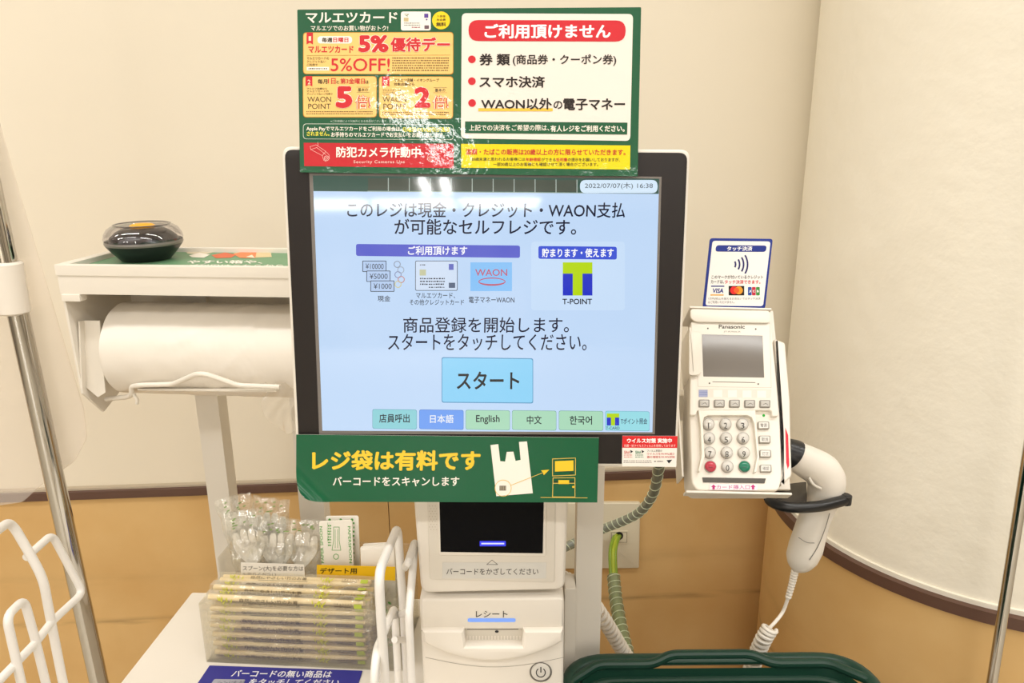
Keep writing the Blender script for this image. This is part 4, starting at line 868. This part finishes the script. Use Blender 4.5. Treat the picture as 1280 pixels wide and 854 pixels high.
# clear packet with leaf print in the end compartment
m = MB(); gp = thing('garnish_packet', AF.at(.220, .028, t_), 'clear packet with green leaf print at the right end of the acrylic box', 'packet')
def pk_(sgn):
    def g(u, v):
        x = u*2 - 1; e = max(0, 1 - x*x)**.5; return AF.at(.2205 + sgn*.009*e*(1 - .3*v) + .0012*noise.noise(Vec((u*9, v*9, sgn))), .030 + .022*x, t_ + .0006 + .080*v + .004*noise.noise(Vec((u*6, v*3, 7))))
    return g
m.grid(pk_(1), 14, 20, M_film, False); m.grid(pk_(-1), 14, 20, M_film, False); m.build('film', gp)
m = MB(); pf = Frame(AF.at(.2205, .0055, .04), AF.U, (0, 0, 1)); rnd2 = random.Random(8)
for i in range(16):
    x, y, r_ = rnd2.uniform(-.008, .008), rnd2.uniform(-.03, .038), rnd2.uniform(.0014, .003); a = rnd2.uniform(0, PI)
    m.plate(pf, [(x + r_*1.6*math.cos(t)*math.cos(a) - r_*.8*math.sin(t)*math.sin(a), y + r_*1.6*math.cos(t)*math.sin(a) + r_*.8*math.sin(t)*math.cos(a)) for t in [q*PI/5 for q in range(10)]], -.012 - i*.0012, -.0115 - i*.0012, mat('leaf_green', '4E8A34', .5))
m.build('leaf_print', gp)
# paper spoon packets
def spoon(px, lab, dY, full):
    Y0 = AF.at(.13, AD1 + .015, 0).y + dY; f = facing(423, 690, Y=Y0, tilt=6)
    m = MB(); q = f.P(px); m.plate(f, [q[0], q[1], (q[1][0] - .001, -.062), (q[0][0] + .001, -.062)], -.0012, 0, ink('F2EEE4'), r=.003, bevel=.0004)
    g = ink('5BA84E'); n = .0002
    if full:
        for (t, x, up_) in (('PAPER SPOON', 403.5, True), ('PAPERSPOON', 438.5, False)):
            v, fa = glyphs(t, .01); L = .048; H = .0034; x0, y0 = f.px(x, 704)
            m.add([f.at(x0 + (1-b_)*H - H/2, y0 + a*L, n + z) if up_ else f.at(x0 + b_*H - H/2, y0 + (1-a)*L, n + z) for a, b_, z in v], fa, g, False)
        m.text(f, '紙スプーン', (409, 652, 413, 678), g, .0, n)
        m.line(f, [(417, 659), (424, 659), (424, 676), (426, 688), (415, 688), (417, 676)], .6, g, n, closed=True); m.line(f, [(419, 662), (419, 685)], .5, g, n); m.line(f, [(422, 662), (422, 685)], .5, g, n); m.ring(f, 420, 696, 3.6, g, .8, n); m.fine(f, (410, 656, 414, 684), 8, g, n, 31)
    else:
        for i in range(5): m.disc(f, 412 + i*7, 650 + (i % 2)*2, 1.8, g, n, k=7)
        m.fine(f, (436, 652, 443, 700), 9, g, n, 33)
    return tag(m.build('paper_spoon_packet'), lab, 'spoon packet', 'paper spoon packets in the acrylic box')
spoon([(398.5, 652), (440, 650)], 'front white paper spoon packet with green print in the acrylic box', 0, True)
spoon([(407, 645.5), (448, 645)], 'rear paper spoon packet peeking out above the front packet', .012, False)
for i, (px, lab) in enumerate(((((450, 684), (494, 682)), 'front folded white paper napkin in the acrylic box behind the wire rack'), (((453, 680.5), (498, 678)), 'rear folded white paper napkin sticking up highest behind the front one'))):
    Y0 = AF.at(.18, AD1 + .014, 0).y + i*.012; f = facing(474, 700, Y=Y0, tilt=6); m = MB(); q = f.P(px)
    for k_ in range(3): m.plate(f, [(q[0][0] + .0008*k_, q[0][1] - .001*k_), (q[1][0] - .0006*k_, q[1][1] - .001*k_), (q[1][0], -.06), (q[0][0], -.06)], -.002 + .0018*k_, -.0006 + .0018*k_, mat('napkin', 'F4EFE6', .8), r=.003, bevel=.0004)
    tag(m.build('paper_napkin'), lab, 'napkin', 'paper napkins in the acrylic box')

# blue sign on the counter
LF = Frame((0, 0, TZ + .0012), (1, 0, 0), (0, 1, 0))
a, c = LF.px(262, 832), LF.px(453, 838.5); d1 = LF.px(247, 854); d2 = LF.px(447, 854)
m = MB(); ext = lambda p, q_: (p[0] + (q_[0]-p[0])*2.6, p[1] + (q_[1]-p[1])*2.6)
m.plate(LF, [a, c, (c[0] - .002, c[1] - .075), (a[0] - .006, a[1] - .075)], -.001, 0, ink('38378F', False))
m.text(LF, 'バーコードの無い商品は', (288, 837.5, 413, 846.5), ink('F2F0F4'), .02, .0003, skew=5, slope=1.2); m.text(LF, 'をタッチしてください', (309, 848.5, 422, 857), ink('F2F0F4'), .02, .0003, skew=5, slope=1)
m.quad(LF, [(268, 849), (307, 849.5), (303, 858), (262, 857.5)], ink('A9A9B4'), .0002, r=.002); m.text(LF, 'バーコードの無い商品', (270, 851, 304, 856), ink('4A4A58'), 0, .0003, skew=3)
tag(m.build('barcode_notice_card'), 'blue notice card lying flat on the counter before the acrylic box', 'sign')

# ------------------------------------------------------------------ wire racks
WR = .0043
rk = thing('wire_bag_rack', (-.118, .68, TZ), 'white wire bag rack between the acrylic box and checkout tower', 'rack')
X1 = -.118
m = MB(); m.tube(fillet3([Vec((X1, PX(475.5, 760, X1).y, TZ)), PX(475.5, 760, X1), PX(473.5, 716, X1), PX(497, 658, X1), PX(504, 760, X1), Vec((X1, PX(508, 830, X1).y, TZ))], .016, 7), WR, M_wire, k=14); m.build('tall_loop', rk)
X2 = -.124
m = MB(); m.tube(fillet3([Vec((X2, PX(468, 830, X2).y, TZ)), PX(467.5, 845, X2), PX(471, 812, X2), PX(493, 759, X2), PX(498, 853, X2), Vec((X2, PX(498.5, 860, X2).y, TZ))], .012, 6), WR*.9, M_wire, k=14); m.build('low_loop', rk)
X3 = -.101
m = MB(); m.tube(fillet3([PX(506, 710, -.116), PX(510, 704, X3), PX(519, 676, X3), PX(511, 768, X3), Vec((X3, PX(512, 820, X3).y, TZ))], .010, 6), WR*.9, M_wire, k=14); m.tube([PX(488, 770, -.124), PX(500, 768, -.118), PX(511, 764, X3)], WR*.8, M_wire, k=10)
m.tube([PX(493, 800, -.124), PX(505, 800, -.118)], WR*.8, M_wire, k=10); m.build('back_loop', rk)
lk = thing('wire_bag_rack', (-.44, .6, TZ), 'white wire bag rack in the lower left corner before the chrome pole', 'rack')
Yf = .655
u1 = PY(64, 778, Yf); zb = u1.z
m = MB(); top = PY(13, 651, Yf); nq = PY(-60, 706, Yf - .12); m.tube(fillet3([Vec((nq.x, nq.y, TZ)), nq, top, PY(40, 697, Yf), PY(54, 724, Yf), u1, PY(80, 860, Yf), Vec((PY(80, 860, Yf).x + .003, Yf, TZ))], .014, 6), WR, M_wire, k=14); m.build('tall_loop', lk)
z2 = PY(64, 669, Yf + .045).z
m = MB(); m.tube(fillet3([PY(33, 697, Yf + .002), PZ(65, 668, z2), PZ(104, 741, zb), u1, PZ(46, 802, zb), PZ(0, 850, zb), PZ(-40, 893, zb)], .010, 6), WR*.92, M_wire, k=14); m.build('cross_loop', lk)
j = PZ(45, 803, zb); j2 = PZ(17, 832, zb)
m = MB(); m.tube(fillet3([Vec((j.x + .004, j.y, TZ)), j, PY(30, 749, j.y), PY(8, 771, j2.y), PY(27, 856, j2.y), Vec((j2.x + .004, j2.y, TZ))], .011, 6), WR*.92, M_wire, k=14); m.build('low_loop', lk)
m = MB(); m.tube([Vec((u1.x + .003, Yf + .06, TZ + .004)), Vec((u1.x + .003, .46, TZ + .004))], WR, M_wire); m.tube([Vec((u1.x, Yf, TZ + .004)), Vec((u1.x + .10, Yf, TZ + .004))], WR, M_wire); m.build('foot', lk)

# ------------------------------------------------------------------ chrome poles, clear screen
def pole(a, c, r, lab, clip=None, Y=.85):
    p, q = PY(*a, Y), PY(*c, Y); d = (q - p).normalized(); top = p - d * ((2.1 - p.z) / -d.z * -1) if False else p + (-d) * ((2.1 - p.z) / (-d.z)); bot = q + d * ((q.z - 0.008) / (-d.z))
    o = thing('chrome_pole', (bot.x, bot.y, 0), lab, 'pole'); m = MB(); m.tube([top, bot], r, M_chrome, k=32); m.build('tube', o)
    m = MB(); m.lathe((bot.x, bot.y, 0), [(.06, 0), (.06, .006), (.02, .012), (r, .03)], M_chrome, 32); m.build('foot', o)
    if clip:
        m = MB(); c0, c1 = PY(*clip[0], Y), PY(*clip[1], Y); m.tube([c0, c0.lerp(c1, .04), c1.lerp(c0, .04), c1], [r*1.25, r*1.52, r*1.52, r*1.25], M_white, k=28); m.box(c0.lerp(c1, .5) + Vec((-.018, -.006, 0)), (.03, .014, .05), M_white, bevel=.003); m.build('clamp', o)['label'] = 'white plastic clamp'
    return o
pole((-1, 285), (124, 854), .0112, 'shiny chrome pole left of the bag roll with a white clamp', ((7, 327), (18, 392)))
pole((1284, 575), (1240, 854), .0062, 'thin chrome pole in front of the round column', None, .80)
AFm = facing(40, 400, Y=.868)
m = MB(); m.pplate(AFm, [(-260, -60), (-62, -60), (23, 240), (104, 512), (108, 548), (92, 578), (52, 606), (28, 628), (-260, 668)], -.001, .001, film('clear_screen', 'FBF9F6', gloss=.03, rough=.03, milky=.17, milk='FFF8F2'), r=.006, bevel=.0005)
tag(m.build('clear_screen_sheet'), 'clear plastic screen sheet clamped to the chrome pole at left', 'screen')

# ------------------------------------------------------------------ basket
bk0 = Vec((.221, .505, .65)); bs_ = thing('shopping_basket', bk0, 'dark green plastic shopping basket to the right of checkout tower', 'basket')
RZ = CAM.z - .575
def rr(x0, y0, x1, y1, z, r, seg=8): return [Vec((p[0], p[1], z)) for p in roundpoly([(x0, y0), (x1, y0), (x1, y1), (x0, y1)], r, seg)]
x0, x1, y0, y1 = .053, .392, .275, .735
m = MB(); N = None
ringsz = [((x0+.03, y0+.03, x1-.03, y1-.03), .655, .05), ((x0+.016, y0+.016, x1-.016, y1-.016), RZ - .035, .05), ((x0+.012, y0+.012, x1-.012, y1-.012), RZ - .012, .05)]
loops = [rr(*a, z, r) for a, z, r in ringsz]; inn = [[Vec((bk0.x + (p.x-bk0.x)*.985, bk0.y + (p.y-bk0.y)*.985, p.z + .003)) for p in l] for l in loops]
k_ = len(loops[0]); vs = sum(loops, []) + sum(inn, []); fs = []
for j_ in range(2):
    for i in range(k_): fs.append((j_*k_+i, j_*k_+(i+1) % k_, (j_+1)*k_+(i+1) % k_, (j_+1)*k_+i)); o_ = 3*k_; fs.append((o_+j_*k_+i, o_+(j_+1)*k_+i, o_+(j_+1)*k_+(i+1) % k_, o_+j_*k_+(i+1) % k_))
fs += [tuple(range(k_))[::-1], tuple(range(3*k_, 4*k_))]
for i in range(k_): fs.append((2*k_+i, 2*k_+(i+1) % k_, 5*k_+(i+1) % k_, 5*k_+i))
m.add(vs, fs, M_green); m.build('tub', bs_)
m = MB(); m.tube(rr(x0+.004, y0+.004, x1-.004, y1-.004, RZ - .006, .05), .0075, M_green, k=14, closed=True, flat=.8); m.tube(rr(x0+.018, y0+.018, x1-.018, y1-.018, RZ - .022, .045), .0042, M_green, k=10, closed=True); m.build('rim', bs_)
m = MB(); zh = RZ - .006; yb = y1 - .012
hp = [(x0+.004, .50), (x0+.004, yb - .03), (x0+.04, yb), (.155, yb), (.176, yb + .008), (.268, yb + .008), (.289, yb), (x1-.04, yb), (x1-.004, yb - .03), (x1-.004, .50)]
m.tube(fillet3([Vec((p[0], p[1], zh + (.006 if .17 < p[0] < .27 else 0))) for p in hp], .010, 6), .0056, M_green, k=12)
for hx in (x0+.004, x1-.004): m.lathe(Vec((hx, .50, RZ - .012)), [(.008, 0), (.008, .022)], M_green, 16)
m.build('handle', bs_)

# ------------------------------------------------------------------ wall outlet, cables
W = lambda x, y: (700 + .3442*x, 560 + .3443*y)
ol = thing('wall_outlet_plate', WF.at(*WF.px(755, 712, .01), .008), 'cream wall outlet plate with green wires behind checkout tower', 'outlet')
m = MB(); m.pplate(WF, [(700, 629), (801, 629), (799, 711), (700, 712)], .008, .016, mat('outlet_cream', 'DDD5BE', .4), r=.004, bevel=.003); m.build('plate', ol)
m = MB(); m.pplate(WF, [(763, 664.5), (785, 664), (785, 679.5), (763, 680)], .016, .0175, mat('outlet_cream', 'DDD5BE', .4), r=.001); m.rect(WF, 764, 665.5, 784, 678.5, mat('outlet_seam', '9A8F78', .5), .0177); m.rect(WF, 764.8, 666.2, 783.2, 677.8, mat('outlet_cream', 'DDD5BE', .4), .0178); m.disc(WF, 774, 670, 5, M_blackpl, .018); m.build('cable_outlet', ol)
gc = thing('green_cable_bundle', PY(772, 720, 1.2), 'bundle of green wires in clear wrap running down from the outlet', 'cable')
cen = [(774, 669, 1.31), (770, 673, 1.28), (766, 690, 1.25), (767, 720, 1.22), (770, 750, 1.18), (776, 785, 1.12), (785, 822, 1.05), (792, 860, .98)]
m = MB()
for i in range(4):
    a = i*PI/2; m.tube(spline([PY(x, y, Y) + Vec((.0045*math.cos(a), .0045*math.sin(a), 0)) for x, y, Y in cen], 6), .0036, mat('green_wire', '9FB02E', .4) if i % 2 else mat('green_wire2', '7E9A2A', .4), k=10)
m.build('wires', gc)
m = MB(); sl = film('spiral_wrap', 'D8DCCB', gloss=.08, rough=.2, milky=.35, milk='B4BE9C'); path = spline([PY(x, y, Y) for x, y, Y in cen[3:]], 14); m.tube(path, .0115, sl, k=18); hx = helix([PY(x, y, Y) for x, y, Y in cen[3:]], .0118, 16, 16); m.tube(hx, .0008, mat('wrap_edge', 'C9D2B8', .4), k=6); m.build('spiral_wrap', gc)
yc = thing('grey_cable_loom', PY(760, 658, .9), 'grey cable in clear spiral wrap curving from monitor behind the post', 'cable')
cen = [(826, 560, .74), (823, 588, .80), (816, 618, .86), (800, 640, .90), (778, 652, .92), (755, 661, .93), (730, 673, .93), (705, 685, .92), (670, 700, .90)]
P3 = [PY(*c) for c in cen]
m = MB(); m.tube(spline(P3, 8), .0032, mat('cable_grey', '5E6A74', .5), k=10); m.tube(spline([p + Vec((.003, 0, .003)) for p in P3], 8), .002, mat('cable_dark', '3E4650', .5), k=8); m.build('wires', yc)
m = MB(); m.tube(spline(P3, 10), .0060, film('loom_wrap', 'D2D6CC', gloss=.1, rough=.2, milky=.40, milk='B2B8A8'), k=16); m.tube(helix(P3, .0062, 26, 14), .0007, mat('wrap_edge', 'C9D2B8', .4), k=6); m.build('spiral_wrap', yc)
m = MB(); m.tube(helix([PY(700, 722, .802), PY(722, 733, .806), PY(738, 750, .83), PY(757, 778, .85), PY(772, 803, .86), PY(786, 826, .86), PY(800, 850, .86)], .0078, 30), .0026, M_white, k=8)
tag(m.build('coiled_cord'), 'white coiled cord passing behind the square post', 'cord')
